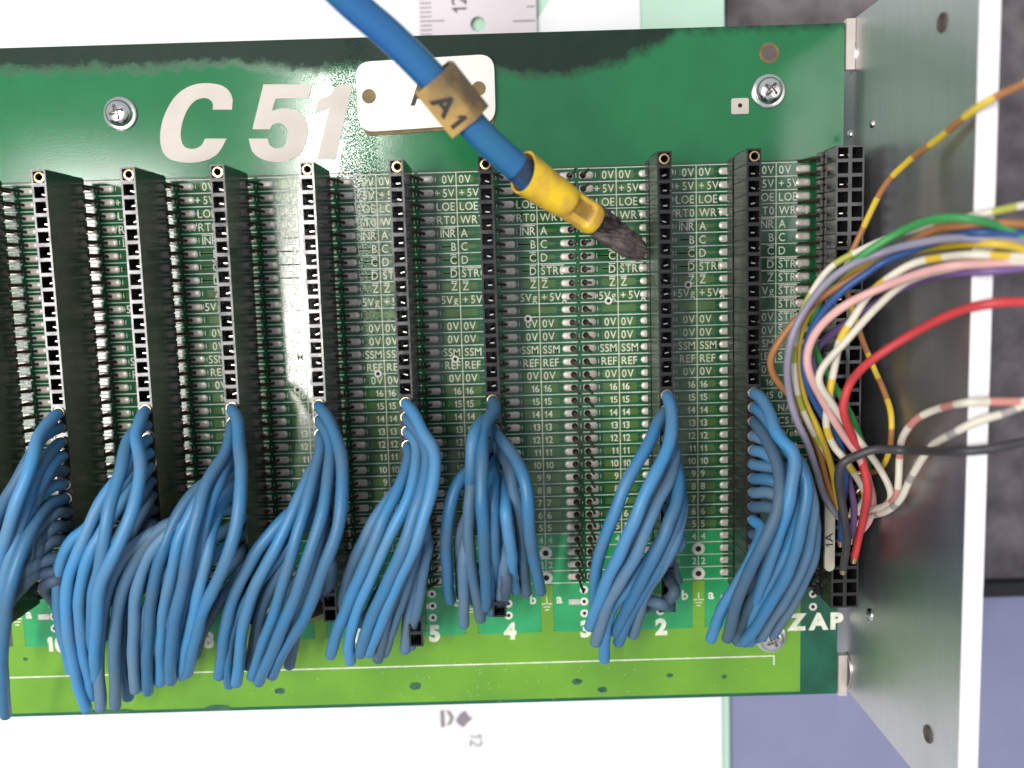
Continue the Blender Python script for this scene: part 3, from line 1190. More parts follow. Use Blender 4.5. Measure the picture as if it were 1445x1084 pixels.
# bare header of slot 3: free standing leaning pins
root = empty('pin_header', (slot_x(3), 0, 0))
tag(root, 'two rows of bare brown pins without a socket strip, right of the printed number 4', 'pin header')
hp = {}
for sg in (-1, 1):
    lean = 0.45 if sg < 0 else 0.30
    hp[sg] = [pin_mesh([(0, 0, 0), (lean * f * .4, 0, 4.0), (lean * f, 0.0, 9.4)], 0.29) for f in (1.0, 0.8, 1.15)]
    cm = MB()
    cm.lathe([(0.62, 0.2), (0.5, 0.42), (0.30, 0.62)], 10)
    collar = cm.mesh('collar', True)
    collar.materials.append(M['pin'])
    for r in range(32):
        o = link('pin', hp[sg][r % 3], None, root, (sg * 1.27, row_y(r), 0))
        link('collar', collar, None, o)

# two-column connector at the right edge
HZ = 11.0
z0_ = at(1190, 216, HZ)
zap = empty('double_socket_strip', (z0_.x, z0_.y, 0))
tag(zap, 'double row black socket block beside the metal plate, above ZAP', 'connector')
zrow = 33
pA, pB = at(1190, 216, HZ), at(1192, 848, HZ)
hm = housing(2, zrow, 5.0, HZ, 5.0)
ky = (pA.y - pB.y) / ((zrow - 1) * ROW)
hm.v = [(x, y * ky, z) for x, y, z in hm.v]
build(hm, 'housing', M['plastic'], zap)
bm_ = MB()
for r in range(zrow):
    bm_.box(-1.9, 2.9, (-r * ROW - 1.1) * ky, (-r * ROW + 1.1) * ky, 2.2, 4.6)
build(bm_, 'base_strip', M['plastic2'], zap)
zp = pin_mesh([(-4.6, 0, 0), (-3.6, 0.1, 1.6), (-1.2, 0.25, 4.9)], 0.26)
zq = pin_mesh([(-2.2, 0, 0), (-1.6, 0.1, 2.0), (0.6, 0.25, 5.0)], 0.26)
for r in range(zrow):
    link('pin', zp, None, zap, (0, -r * ROW * ky, 0))
    link('pin', zq, None, zap, (0, -r * ROW * ky, 0))
    if r % 2 == 0 and r < 12:
        o = link('contact', contact_me, None, zap, (0, -r * ROW * ky, HZ))

# ------------------------------------------------------------------ aluminium end plate
XP = 37.6
zt_in = None
# height where the inner top edge projects to photo x = 1367 at y = 540
lo, hi = 20.0, 90.0
for _ in range(40):
    mid = (lo + hi) / 2
    if at(1367, 540, mid).x > XP:
        lo = mid
    else:
        hi = mid
ZP = (lo + hi) / 2
yt_, yb_ = 27.4, -104.0
prof = [(yt_, ZP), (yb_, ZP)]


def notch(yc, half, zdeep, sgn):
    return [(yc + sgn * half * math.cos(math.pi * i / 12), 1.2 + zdeep * math.sin(math.pi * i / 12)) for i in range(13)]


poly = [(yb_, ZP), (yb_, ZT + 1)]
poly += [(yt_, ZT + 1), (yt_, ZP)]
m = MB()
n = len(poly)
vs_ = [(XP, y, z) for y, z in poly] + [(XP + 3.0, y, z) for y, z in poly]
m.add(vs_, [(0, 3, 2, 1), (4, 5, 6, 7)] + [(i, (i + 1) % 4, 4 + (i + 1) % 4, 4 + i) for i in range(4)])
pl = build(m, 'sheet', M['plate'])
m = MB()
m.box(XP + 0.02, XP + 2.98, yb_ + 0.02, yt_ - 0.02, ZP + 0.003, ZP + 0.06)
edge_o = build(m, 'top_edge', M['glare_edge'])
root = empty('end_plate', (XP, 0, ZT))
pl.parent = root
pl.matrix_parent_inverse = Matrix.Translation(Vector((XP, 0, ZT)) * S).inverted()
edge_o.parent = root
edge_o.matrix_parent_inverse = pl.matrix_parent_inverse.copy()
tag(root, 'brushed aluminium end plate standing upright at the right of the board', 'metal plate')


def on_plate(px, py):
    """height and Y where the photo ray meets the inner face of the plate"""
    d = RT @ Vector(((px - W_PX / 2) / F_PX, -(py - H_PX / 2) / F_PX, -1.0))
    return CAM + d * ((XP - CAM.x) / d.x)


def plate_local(o, P):
    o.parent = root
    o.location = (Vector(P) - Vector((XP, 0, ZT))) * S


for px, py, nm, r in ((1330, 32, 'screw_hole', 1.5), (1310, 1036, 'screw_hole', 1.5), (1232, 175, 'rivet', 0.8), (1200, 190, 'rivet', 0.9), (1228, 868, 'rivet', 1.3)):
    P = on_plate(px, py)
    mm = MB()
    if nm == 'rivet':
        mm.lathe([(r, 0.0), (r * .9, .35), (r * .5, .6), (0.01, .68)], 16)
    else:
        mm.lathe([(r, 0.02), (r * .95, .25), (r * .7, .25), (r * .62, 0.04), (0.01, 0.03)], 18)
    me = mm.mesh(nm, True)
    me.transform(Matrix.Rotation(-math.pi / 2, 4, 'Y'))
    o = link(nm, me, M['steel'] if nm == 'rivet' else M['steel_dark'])
    plate_local(o, P)
# D-shaped openings near the board corners with a thin bright rim, and the pale foot flange beside each
M['foot'] = mat('cast_foot', (0.62, 0.55, 0.49), 0.5, metal=0.3, var=0.12, vscale=300)
M['gap'] = mat('brown_gap', (0.095, 0.078, 0.070), 0.8)
for (px, py), (pa, pb) in (((1203, 74), (34, 104)), ((1197, 948), (926, 984))):
    P = on_plate(px, py)
    n = 20
    arc = [(3.6 * math.cos(math.pi * i / n), 2.6 * math.sin(math.pi * i / n) - 0.9) for i in range(n + 1)]
    mm = MB()
    vs_, fs = [], []
    for (y, z) in arc:
        for q_, h in ((1.06, 0.02), (1.05, 0.22), (0.97, 0.22), (0.96, 0.03)):
            vs_.append((-h, y * q_, (z + 0.9) * q_ - 0.9))
    for i in range(n):
        for k in range(3):
            fs.append((4 * i + k, 4 * i + 4 + k, 4 * i + 5 + k, 4 * i + 1 + k))
    mm.add(vs_, fs)
    o = build(mm, 'slot_rim', M['steel'], None, True)
    plate_local(o, (XP, P.y, P.z))
    m2 = MB()
    m2.add([(-0.05, y * .96, (z + 0.9) * .96 - 0.9) for y, z in arc], [tuple(range(n + 1))])
    build(m2, 'slot_opening', M['gap'], o)
    ya, yb2 = on_plate(1197, pa).y, on_plate(1197, pb).y
    m2 = MB()
    m2.box(-1.75, -0.06, min(ya, yb2) - P.y, max(ya, yb2) - P.y, -1.2 - P.z, 0.35 - P.z)
    ft = build(m2, 'foot_flange', M['foot'])
    plate_local(ft, (XP, P.y, P.z))

# ------------------------------------------------------------------ white label plate
root = empty('label_plate', tuple(at(600, 132, 0)))
q = [at(500.5, 88, 1.3), at(697, 76, 1.3), at(699.5, 174, 1.3), at(507, 187, 1.3)]
o3 = Vector(at(600, 132, 0))
q = [Vector((p.x - o3.x, p.y - o3.y)) for p in q]


def rounded(q, r, n=6):
    out = []
    m_ = len(q)
    for i in range(m_):
        a, b, c_ = q[i - 1], q[i], q[(i + 1) % m_]
        p0, p1 = b + (a - b).normalized() * r, b + (c_ - b).normalized() * r
        for k in range(n + 1):
            t = k / n
            out.append(tuple((1 - t) ** 2 * p0 + 2 * t * (1 - t) * b + t * t * p1))
    return out


mm = MB()
mm.prism(rounded(q, 3.0), 0.35, 1.3)
build(mm, 'plate', M['tagwhite'], root)
mm = MB()
mm.prism(rounded([Vector((x.x * 0.96 + 0.2, x.y - 0.55 + (0.3 if x.y > 0 else 0))) for x in q], 1.5), 0.02, 0.34)
build(mm, 'adhesive', M['glue'], root)
for px, py in ((520.6, 136), (675.6, 125)):
    p = at(px, py, 1.3)
    mm = MB()
    mm.disc((p.x - o3.x, p.y - o3.y, 1.32), 1.33, 20)
    build(mm, 'rivet_hole', M['glue'], root)
mm = MB()
p = at(578, 133, 1.3)
put_text(mm, 'A1', p.x - o3.x, p.y - o3.y, 4.0, 1.33, 'L', bold=0.02, rot=math.radians(2))
build(mm, 'lettering', M['black_ink'], root)
tag(root, 'white plastic label plate with two holes and an A half covered by the cable', 'label')

# ------------------------------------------------------------------ big blue cable with yellow ferrule
cab = empty('jumper_cable', tuple(at(905, 362, 14)))
co = Vector(at(905, 362, 14))


def rel(P):
    return [Vector(p) - co for p in P]


cpts = [at(430, -62, 44), at(494, 2, 41), at(552, 52, 38.5), at(608, 108, 36), at(645, 150, 34), at(682, 193, 32), at(742, 247, 29), at(757, 258, 28.2)]
sp = spline(cpts, 60)
mm = MB()
mm.tube(rel(sp), 2.35, 24)
build(mm, 'insulation', M['cable'], cab, True)
# ferrule: flared sleeve with a crimp dent
f0, f1 = Vector(at(738, 243, 29.2)), Vector(at(839, 312, 22.5))
ax = (f1 - f0)
def fer_r(t):
    ks = [(0.0, 3.42), (0.04, 3.36), (0.2, 3.18), (0.45, 2.98), (0.56, 2.86), (0.62, 2.68), (0.8, 2.62), (0.9, 2.72), (0.96, 2.66), (1.0, 2.45)]
    for (a_, ra_), (b_, rb_) in zip(ks, ks[1:]):
        if t <= b_:
            u = (t - a_) / (b_ - a_)
            return ra_ + (rb_ - ra_) * u
    return 2.45


def sst(x, a_, b_):
    t = min(1, max(0, (x - a_) / (b_ - a_)))
    return t * t * (3 - 2 * t)


NR, NA = 48, 36
mm = MB()
axn = ax.normalized()
xx = axn.cross(Vector((0, 0, 1))).normalized()
upv = xx.cross(axn)
dent_faces = []
vv, ff, dw = [], [], []
for i in range(NR + 1):
    t = i / NR
    for k in range(NA):
        a = 2 * math.pi * k / NA
        ca = math.cos(a - math.pi / 2 - 0.10)
        w_ = sst(t, 0.62, 0.67) * (1 - sst(t, 0.86, 0.90)) * sst(ca, 0.60, 0.80)
        r = fer_r(t) * (1 - 0.30 * w_) * (1 + 0.02 * math.sin(3 * a + 5 * t))
        slant = 0.9 * math.cos(a - 0.6) * (1 - sst(t, 0.0, 0.35))
        vv.append(f0 + ax * t + axn * slant + xx * math.cos(a) * r + upv * math.sin(a) * r - co)
        dw.append(w_)
for i in range(NR):
    for k in range(NA):
        j = (k + 1) % NA
        q_ = (i * NA + k, i * NA + j, (i + 1) * NA + j, (i + 1) * NA + k)
        if min(dw[x] for x in q_) > 0.55:
            dent_faces.append(len(ff))
        ff.append(q_)
mm.add(vv, ff)
nv = len(vv)
mm.add([f0 + ax * t + axn * (0.9 * math.cos(2 * math.pi * k / NA - 0.6) * (1 - sst(t, 0.0, 0.35)) + 0.05) + xx * math.cos(2 * math.pi * k / NA) * r + upv * math.sin(2 * math.pi * k / NA) * r - co
        for t, r in ((0.0, 3.36), (0.0, 3.0), (0.12, 2.9), (0.3, 2.5)) for k in range(NA)],
       [(i * NA + k, (i + 1) * NA + k, (i + 1) * NA + (k + 1) % NA, i * NA + (k + 1) % NA) for i in range(3) for k in range(NA)])
fo = build(mm, 'ferrule', M['ferrule'], cab, True)
fo.data.materials.append(M['grime'])
for i in dent_faces:
    fo.data.polygons[i].material_index = 1
# burnt conductor stub
t0, t1 = Vector(at(834, 309, 22.6)), Vector(at(912, 364, 15.5))
mm = MB()
pts, rad, sq = [], [], []
for i in range(26):
    t = i / 25
    pts.append(t0.lerp(t1, t * 0.93))
    rad.append((1.95 - 0.35 * t - (0.9 * max(0, t - 0.8) / 0.2)) * (1 + 0.05 * math.sin(19 * t)))
    sq.append((1.15, 0.7))
mm.tube(rel(pts), rad, 22, squash=sq)
for i, v in enumerate(mm.v):
    V = Vector(v)
    mm.v[i] = tuple(V + Vector((0.6, 0.6, 0.6)) * (noise.noise(V * 0.55) * 0.4 + noise.noise(V * 1.7) * 0.15))
stub = build(mm, 'burnt_stub', M['burnt'], cab, True)
tn = (t1 - t0).normalized()
tx = tn.cross(Vector((0, 0, 1))).normalized()
tu = tx.cross(tn)
rs = random.Random(11)
for q_ in range(17):
    ph = 2 * math.pi * q_ / 17
    ln_ = rs.uniform(0.78, 1.03)
    jr = rs.uniform(0.84, 1.12)
    pts = []
    for i in range(18):
        t = i / 17
        a = ph + 1.9 * t + 0.2 * math.sin(6 * t + 2 * q_)
        r_ = (1.68 + 0.2 * math.sin(5 * t + q_) - 0.55 * max(0, t - 0.7) / 0.3) * jr
        pts.append(t0.lerp(t1, t * ln_) + tx * math.cos(a) * r_ * 1.18 + tu * math.sin(a) * r_ * 0.78 - co)
    mm = MB()
    mm.tube(pts, [0.48] * 14 + [0.45, 0.42, 0.36, 0.25], 7)
    for i, v in enumerate(mm.v):
        V = Vector(v)
        mm.v[i] = tuple(V + Vector((0.5, 0.5, 0.5)) * noise.noise(V * 1.3) * 0.5)
    build(mm, 'strand', M['burnt'], stub, True)
mm = MB()
mm.tube(rel([Vector(at(729, 236, 29.7)), Vector(at(741, 246, 29.05)), Vector(at(755, 256.5, 28.3))]), [2.375, 2.40, 2.38], 24, cap=False)
build(mm, 'heat_mark', mat('heat_darkened_insulation', (0.012, 0.028, 0.055), 0.35, base2=(0.016, 0.075, 0.20), vscale=260), cab, True)
# scorched mark where the cable enters the ferrule
# marker sleeve: bent flat band with four faces
s0, s1 = Vector(at(611, 109, 36.0)), Vector(at(661, 171, 33.2))
dirv = (s1 - s0).normalized()
sx = dirv.cross(Vector((0, 0, 1))).normalized()      # towards lower left in the photo
su = sx.cross(dirv).normalized()
cs = [(3.4, -2.0), (3.7, 1.7), (-0.9, 3.3), (-3.7, 1.9), (-3.6, -2.2), (0.0, -3.0)]
mm = MB()
ls = []
for P in (s0, s0.lerp(s1, .5), s1):
    for a, b in cs:
        ls.append(P + sx * a + su * b - co)
k = len(cs)
fs = []
for q_ in range(2):
    for i in range(k):
        j = (i + 1) % k
        fs.append((q_ * k + i, q_ * k + j, (q_ + 1) * k + j, (q_ + 1) * k + i))
mm.add(ls, fs)
inner = [P + sx * a * 0.86 + su * b * 0.84 - co for P in (s0, s1) for a, b in cs]
mm.add(inner, [(i, k + i, k + (i + 1) % k, (i + 1) % k) for i in range(k)])
mm.add([ls[i] for i in range(k)] + inner[:k], [(i, k + i, k + (i + 1) % k, (i + 1) % k) for i in range(k)])
mm.add([ls[2 * k + i] for i in range(k)] + inner[k:], [((i + 1) % k, k + (i + 1) % k, k + i, i) for i in range(k)])
mk = build(mm, 'marker_sleeve', M['marker'], cab)
mk['label'] = 'dirty brown marker sleeve reading A1'
# A1 on the front face (between corner 2.9,2.75 and -2.2,3.0)
mm = MB()
v, f, w = glyphs('A1', 0.03)
h = 2.9
base = s0.lerp(s1, .5)
fa, fb = Vector((3.7, 1.7)), Vector((-0.9, 3.3))
fx = (fb - fa).normalized()
nrm = Vector((fx.y, -fx.x))
if nrm.y < 0:
    nrm = -nrm
tt = []
for a, b in v:
    al = (a - w / 2) * h * 1.08 + 0.5
    cr_ = (b - 0.5) * h
    cmid = (fa + fb) / 2 + fx * cr_ + nrm * 0.06
    tt.append(base + dirv * al + sx * cmid.x + su * cmid.y - co)
mm.add(tt, f)
build(mm, 'lettering', M['black_ink'], mk)
tag(cab, 'thick blue cable with yellow crimp ferrule and burnt tip lying over the board', 'cable')

# ------------------------------------------------------------------ blue hook-up wires
mm = MB()
mm.lathe([(1.0, -0.5), (1.04, 0.16), (0.80, 0.18), (0.74, -0.5)], 16)
crimp_me = mm.mesh('socket_ring', True)
crimp_me.materials.append(M['brass'])

WIRE_R = 1.06
bundle_short = {9: 'bundle at the left photo edge', 8: 'bundle over the printed number 10', 7: 'wide bundle left of printed number 8', 6: 'bundle right of printed number 8',
                5: 'bundle left of printed number 5', 4: 'loose bundle left of printed number 4', 2: 'bundle over printed number 3', 1: 'bundle beside the word ZAP'}
ORD = ['first', 'second', 'third', 'fourth', 'fifth', 'sixth', 'seventh', 'eighth', 'ninth', 'tenth']
bundle_txt = {9: 'in the bundle hanging off the left photo edge', 8: 'in the bundle that ends below the printed number 10',
              7: 'in the wide bundle ending left of the printed number 8', 6: 'in the bundle ending right of the printed number 8',
              5: 'in the bundle ending left of the printed number 5', 4: 'in the short loose bundle between printed numbers 5 and 4',
              2: 'in the bundle covering the printed number 3', 1: 'in the bundle ending at the screw near ZAP'}
kind_txt = {'b': 'bright blue wire', 'd': 'grey stained blue wire', 'k': 'dark shade-coloured blue wire'}  # k wires carry the shade in their colour
kind_mat = {'b': 'blue', 'd': 'blue_dirty', 'k': 'blue_shaded'}


def blue_wire(s, pts, layer, kind='b', ze=None, lift=None, snap=True, R=WIRE_R):
    lift = (7.5 + 1.6 * layer) if lift is None else lift
    ze = (9.0 + 2.0 * layer) if ze is None else ze
    P = [Vector(p) for p in pts]
    L = [0.0]
    for i in range(1, len(P)):
        L.append(L[-1] + (P[i] - P[i - 1]).length)
    X = []
    for i, p in enumerate(P):
        t = L[i] / L[-1]
        sm_ = t * t * (3 - 2 * t)
        z = HS * (1 - sm_) + ze * sm_ + lift * 4 * t * (1 - t) + 0.6
        X.append(Vector(at(p[0], p[1], z)))
    if snap:
        sx0 = slot_x(s) + OX
        best = min(range(32), key=lambda r: abs(X[0].y - (OY + row_y(r))))
        yy = OY + row_y(best)
        X[0] = Vector((sx0, yy, HS + 0.3))
        X.insert(0, Vector((sx0, yy, HS - 2.6)))
    org = Vector((X[-1].x, X[-1].y, 0))
    sp_ = spline([x - org for x in X], 52)
    seed = Vector((X[0].x * 0.37 + layer, X[0].y * 0.53, X[-1].x * 0.21))
    sp_ = [p + noise.noise_vector(p * 0.10 + seed) * 0.32 * min(1, max(0, i - 6) / 14) for i, p in enumerate(sp_)]
    root = empty('hookup_wire', tuple(org))
    mb = MB()
    # slightly rounded cut end
    d = (sp_[-1] - sp_[-2]).normalized()
    pts_ = sp_ + [sp_[-1] + d * 0.12]
    rr = [R * (1 + 0.03 * math.sin(i * 0.9 + layer)) * (min(1.0, 0.78 + 0.055 * i) if snap else 1) for i in range(len(sp_))] + [R * 0.86]
    mb.tube(pts_, rr, 12)
    build(mb, 'insulation', M[kind_mat[kind]], root, True)
    mb = MB()
    e = pts_[-1]
    mb.tube([e - d * 0.1, e + d * 0.10, e + d * 0.22], [R * 0.58, R * 0.56, R * 0.4], 9)
    build(mb, 'conductor', M['copper_tip'], root, True)
    if snap:
        link('socket_ring', crimp_me, None, root, (sx0 - org.x, yy - org.y, HS - 0.02))
    tag(root, kind_txt[kind] + ' ' + bundle_txt[s], 'wire', kind_txt[kind] + 's ' + bundle_txt[s])
    return root


WIRES = {
    9: [(3, 'b', [(83, 580), (55, 615), (47.6, 644), (37.6, 675), (24, 710), (11, 748), (2, 781), (-6, 830), (-9, 900)]),
        (2, 'b', [(88, 598), (62, 615), (42, 647), (22, 681), (4, 712), (-15, 765), (-25, 830)]),
        (2, 'b', [(88, 622), (73, 637), (58, 660), (45, 690), (28, 740), (12, 790), (-2, 850), (-6, 920)]),
        (1, 'b', [(90, 641), (76, 652), (62, 675), (40, 715), (20, 770), (2, 830)]),
        (1, 'd', [(91, 660), (76, 664), (60, 685), (42, 722), (24, 775), (8, 840)]),
        (2, 'b', [(91, 680), (75, 686), (55, 701), (35, 730), (20, 772), (8, 820), (-2, 880), (-5, 940)]),
        (3, 'b', [(93, 701), (71, 711), (53, 733), (35, 768), (22, 800), (13, 830), (7, 860), (4, 895), (3, 935), (5, 979), (8, 1010)]),
        (0, 'd', [(95, 720), (78, 724), (55, 748), (34, 790), (18, 830), (6, 870)]),
        (0, 'k', [(97, 738), (75, 745), (50, 775), (30, 803), (14, 840)]),
        (0, 'k', [(99, 757), (72, 764), (46, 793), (22, 823), (8, 850)]),
        (0, 'k', [(101, 777), (74, 788), (48, 800), (24, 830), (6, 868)]),
        (0, 'k', [(103, 797), (80, 806), (50, 814), (26, 835), (8, 862)]),
        (0, 'k', [(105, 815), (80, 818), (62, 828), (72, 842), (84, 862)])],
    8: [(4, 'b', [(203.7, 577.7), (197, 597), (191.5, 617), (197, 644), (197, 671), (188, 715), (175, 752), (160, 785), (144, 822), (138, 857), (135, 910), (136, 960)]),
        (4, 'b', [(205, 596), (186, 613), (177, 633), (170.5, 666), (155, 715), (146, 759), (139, 800), (133, 840), (130, 873), (129, 930)]),
        (2, 'b', [(208, 617), (190, 640), (172, 668), (150, 697), (133, 726), (119, 759), (108, 785), (97.5, 815), (93, 857), (99.6, 913), (110.7, 968), (121, 1001)]),
        (1, 'b', [(210, 637), (185, 665), (150, 715), (120, 748), (106, 759), (92, 780), (82, 815), (82, 855), (91, 900), (100, 945)]),
        (2, 'b', [(211, 657), (188, 690), (160, 725), (142, 755), (130, 775), (118, 809), (112, 853), (117, 913), (126, 960), (130, 984)]),
        (1, 'd', [(213, 677), (200, 700), (182, 730), (160, 775), (140, 820), (126, 870), (122, 930)]),
        (1, 'd', [(215, 697), (206, 715), (190, 745), (168, 790), (150, 830), (140, 890)]),
        (0, 'k', [(217, 716), (205, 726), (190, 750), (165, 800), (150, 850), (145, 900)]),
        (0, 'k', [(219, 735), (210, 745), (196, 775), (180, 815), (165, 850)])],
    7: [(4, 'b', [(330.5, 573), (335, 593), (337, 626), (340.5, 660), (339, 704), (334, 741), (324, 777), (312, 806), (297, 842), (284, 873), (273, 913), (265, 951)]),
        (4, 'b', [(328, 595), (326, 612), (318, 640), (291, 683), (278, 728), (266, 781), (254, 842), (245, 886), (242, 935), (241, 962)]),
        (3, 'b', [(330, 613), (322, 645), (311, 676), (297, 712), (286, 748), (276, 800), (262, 860), (254, 930)]),
        (3, 'b', [(338, 680), (324, 692), (311, 715), (301, 740), (292, 782), (282, 835), (271, 880), (262, 922), (257, 953)]),
        (2, 'b', [(331, 633), (318, 655), (284, 700), (258, 748), (248, 781), (237, 835), (229, 880), (226, 924), (226, 964)]),
        (2, 'b', [(333, 653), (306, 673), (279, 689), (259, 713), (244, 738), (231, 771), (220, 810), (213, 850), (210, 890), (209, 930), (208.5, 977)]),
        (2, 'd', [(335, 667), (290, 715), (245, 745), (217, 771), (202, 798), (192, 842), (189, 886), (190, 935), (190, 975)]),
        (2, 'd', [(340, 700), (280, 725), (231, 744), (205, 770), (184, 806), (170, 845), (163.5, 890), (161.5, 935), (163.5, 997)]),
        (2, 'd', [(342, 718), (275, 728), (222, 748), (193, 767), (172, 790), (152, 832), (142, 890), (139.5, 946), (141.5, 999)]),
        (1, 'd', [(344, 737), (300, 760), (250, 790), (215, 840), (202, 890), (198, 940), (196, 972)]),
        (1, 'b', [(346, 756), (310, 780), (270, 815), (240, 870), (228, 920), (222, 960)]),
        (0, 'k', [(348, 770), (335, 790), (300, 830), (270, 880), (262, 930)]),
        (0, 'k', [(349, 784), (340, 808), (318, 838), (290, 880), (275, 925)]),
        (0, 'b', [(345, 745), (250, 790), (185, 850), (175, 920), (180, 985)])],
    6: [(4, 'b', [(450.5, 573), (464, 593), (477, 626), (482.6, 653), (482.6, 693), (477, 737), (465, 780), (449, 826), (431.7, 864), (412, 897), (396, 926), (385, 953)]),
        (4, 'b', [(450.5, 595), (461.6, 611), (467, 633), (464, 671), (457, 715), (445, 755), (432, 795), (417, 838), (402, 878), (385, 918), (366, 964)]),
        (3, 'b', [(452.8, 611), (453, 633), (444, 666), (433, 710), (422, 748), (411, 788), (396, 833), (385, 875), (370, 915), (354, 955)]),
        (2, 'b', [(456, 634), (448, 650), (437, 671), (424, 697), (406, 737), (389, 772), (373, 802), (356.5, 835), (345, 876), (339, 926), (335, 964)]),
        (2, 'b', [(460, 672), (430, 705), (402, 731), (382, 753), (364, 775), (350, 800), (334, 833), (321, 871), (314, 911), (310, 956)]),
        (1, 'd', [(458, 655), (440, 700), (418, 755), (396, 804), (373, 850), (361, 895), (352, 940)]),
        (1, 'b', [(462, 692), (430, 740), (395, 785), (352, 835), (330, 880), (322, 930), (323, 967)]),
        (1, 'd', [(464, 711), (452, 750), (440, 800), (428, 850), (416, 900), (408, 938)]),
        (0, 'k', [(466, 730), (450, 770), (420, 820), (385, 870), (368, 920)]),
        (0, 'k', [(468, 750), (455, 790), (430, 840), (405, 890), (395, 915)]),
        (0, 'd', [(470, 775), (468, 800), (466, 822), (458, 838), (466, 858)])],
    5: [(4, 'b', [(572.5, 566.6), (585.5, 587), (598, 612.7), (612, 635), (614, 661), (607.6, 698), (599, 727), (588, 765), (575, 795), (560, 824), (546, 858), (532, 891), (520, 922)]),
        (4, 'b', [(572.5, 588.7), (589, 609), (601, 630), (603, 653), (595, 694), (584, 727), (573, 760), (561, 790), (547, 823), (531, 858), (518, 888), (507, 923)]),
        (3, 'b', [(572.5, 607), (585, 619), (589, 637), (585.5, 670), (576, 703), (563, 731), (553, 752), (536.7, 786), (522, 819), (507, 851), (496, 884), (492.5, 912), (494, 934)]),
        (3, 'b', [(574, 627.5), (578, 643), (571, 668), (558, 698), (543, 727), (532, 753), (519, 782), (505, 818), (490.6, 851), (478, 884), (466.6, 925)]),
        (2, 'd', [(576, 648), (566, 682), (547, 708), (530, 731), (517, 755), (504, 780), (493, 810), (485, 846), (482, 880)]),
        (2, 'd', [(578, 667), (596, 720), (586, 780), (571, 830), (560, 862), (548, 897), (541, 923)]),
        (1, 'd', [(580, 687), (600, 740), (592, 790), (580, 835), (575.5, 878), (571.5, 918)]),
        (1, 'd', [(582, 706), (602, 760), (597, 800), (590, 850), (584, 885), (579, 912)]),
        (2, 'd', [(584, 725), (585, 770), (565, 820), (548, 860), (539, 895), (532, 930)]),
        (1, 'k', [(586, 745), (575, 790), (552, 830), (530, 870), (518, 910)]),
        (0, 'k', [(588, 765), (560, 800), (535, 840), (510, 880)])],
    4: [(4, 'b', [(696, 560), (698, 577), (690, 590), (681, 610), (680, 650), (680, 699), (680.5, 730), (683, 768), (685.5, 810), (687, 843), (685, 858)]),
        (4, 'b', [(698, 601), (696, 609), (707, 621), (723, 641), (736, 667), (742.5, 691), (745, 716), (747, 742), (751, 776), (758, 810), (763, 834)]),
        (3, 'b', [(697, 581), (676, 600), (666, 625), (665, 666), (662, 700), (661, 726)]),
        (2, 'd', [(699, 622), (672, 650), (663, 700), (661.5, 730), (662, 762), (666, 803), (673, 840), (678, 874)]),
        (3, 'b', [(700, 641), (697, 651), (695, 692), (695, 727), (695.5, 776), (696.5, 840)]),
        (3, 'b', [(702, 664), (709, 680), (713, 708), (716, 735), (719.6, 776), (724.6, 818), (727, 832)]),
        (2, 'd', [(702, 622), (715, 652), (724, 691), (731, 724), (734, 752), (738, 793), (743, 837)]),
        (2, 'b', [(701, 660), (668, 663), (651, 676), (641.5, 695), (635, 719), (631.6, 743), (630, 776), (632, 818), (637, 849)]),
        (1, 'k', [(703, 682), (670, 710), (652, 750), (650, 790), (652, 840)]),
        (1, 'd', [(704, 701), (672, 730), (656, 780), (654, 830), (655, 880)]),
        (1, 'd', [(706, 721), (710, 760), (711, 800), (706, 840), (692, 864)]),
        (1, 'b', [(707, 740), (690, 780), (690, 820), (693, 864)]),
        (0, 'k', [(709, 760), (700, 790), (672, 810), (670, 850)]),
        (0, 'k', [(711, 790), (715, 815), (712, 840), (705, 862)])],
    2: [(4, 'b', [(936.5, 556.6), (947, 577), (947.6, 604), (942, 632), (926, 669), (909, 702), (897, 732), (886, 756), (874, 786), (857, 819), (844, 851), (831, 885)]),
        (3, 'b', [(937.5, 576), (929, 595), (917, 623), (900, 654), (881, 688), (868, 721), (858, 747), (848, 777), (842, 805), (840, 838), (838, 862)]),
        (3, 'd', [(939, 617), (952, 640), (944, 677), (929, 706), (913, 742), (898, 786), (877.5, 819), (857, 854), (846, 888), (841, 907)]),
        (3, 'b', [(940, 637), (957, 665), (956, 706), (945, 737), (938, 757), (922, 788), (903, 823), (883, 860), (868, 894)]),
        (2, 'b', [(941, 657), (960, 690), (957, 730), (947, 760), (930, 797), (907, 836), (887, 873), (872, 907)]),
        (2, 'd', [(942, 677), (962, 705), (957, 750), (942, 785), (917, 828), (903, 860), (892, 896)]),
        (1, 'b', [(943, 698), (955, 725), (925, 775), (890, 825), (862, 860), (854, 895), (853.5, 931)]),
        (1, 'd', [(944, 718), (950, 745), (925, 790), (895, 835), (875, 880)]),
        (1, 'd', [(942, 597), (948, 640), (930, 690), (905, 745), (880, 795), (860, 840), (850, 880)]),
        (0, 'd', [(945, 738), (958, 757), (957, 772), (940, 783), (950, 800), (955, 820)]),
        (0, 'b', [(946, 775), (935, 783), (934, 796), (942, 820)]),
        (0, 'd', [(948, 858), (933, 851), (916, 846), (895, 842)]),
        (0, 'k', [(947, 815), (952, 835), (935, 850), (905, 860)])],
    1: [(4, 'b', [(1062.4, 550), (1075, 563), (1086, 583), (1092, 604), (1103, 622), (1117, 636), (1121.5, 656), (1118, 678), (1113, 706), (1106, 732), (1094.6, 768), (1081, 807), (1071, 838), (1065, 866)]),
        (4, 'd', [(1062.4, 591), (1075, 609), (1088, 633), (1097, 659), (1100, 687), (1098, 714), (1090, 738), (1073, 774), (1054, 813), (1038, 852), (1027, 901)]),
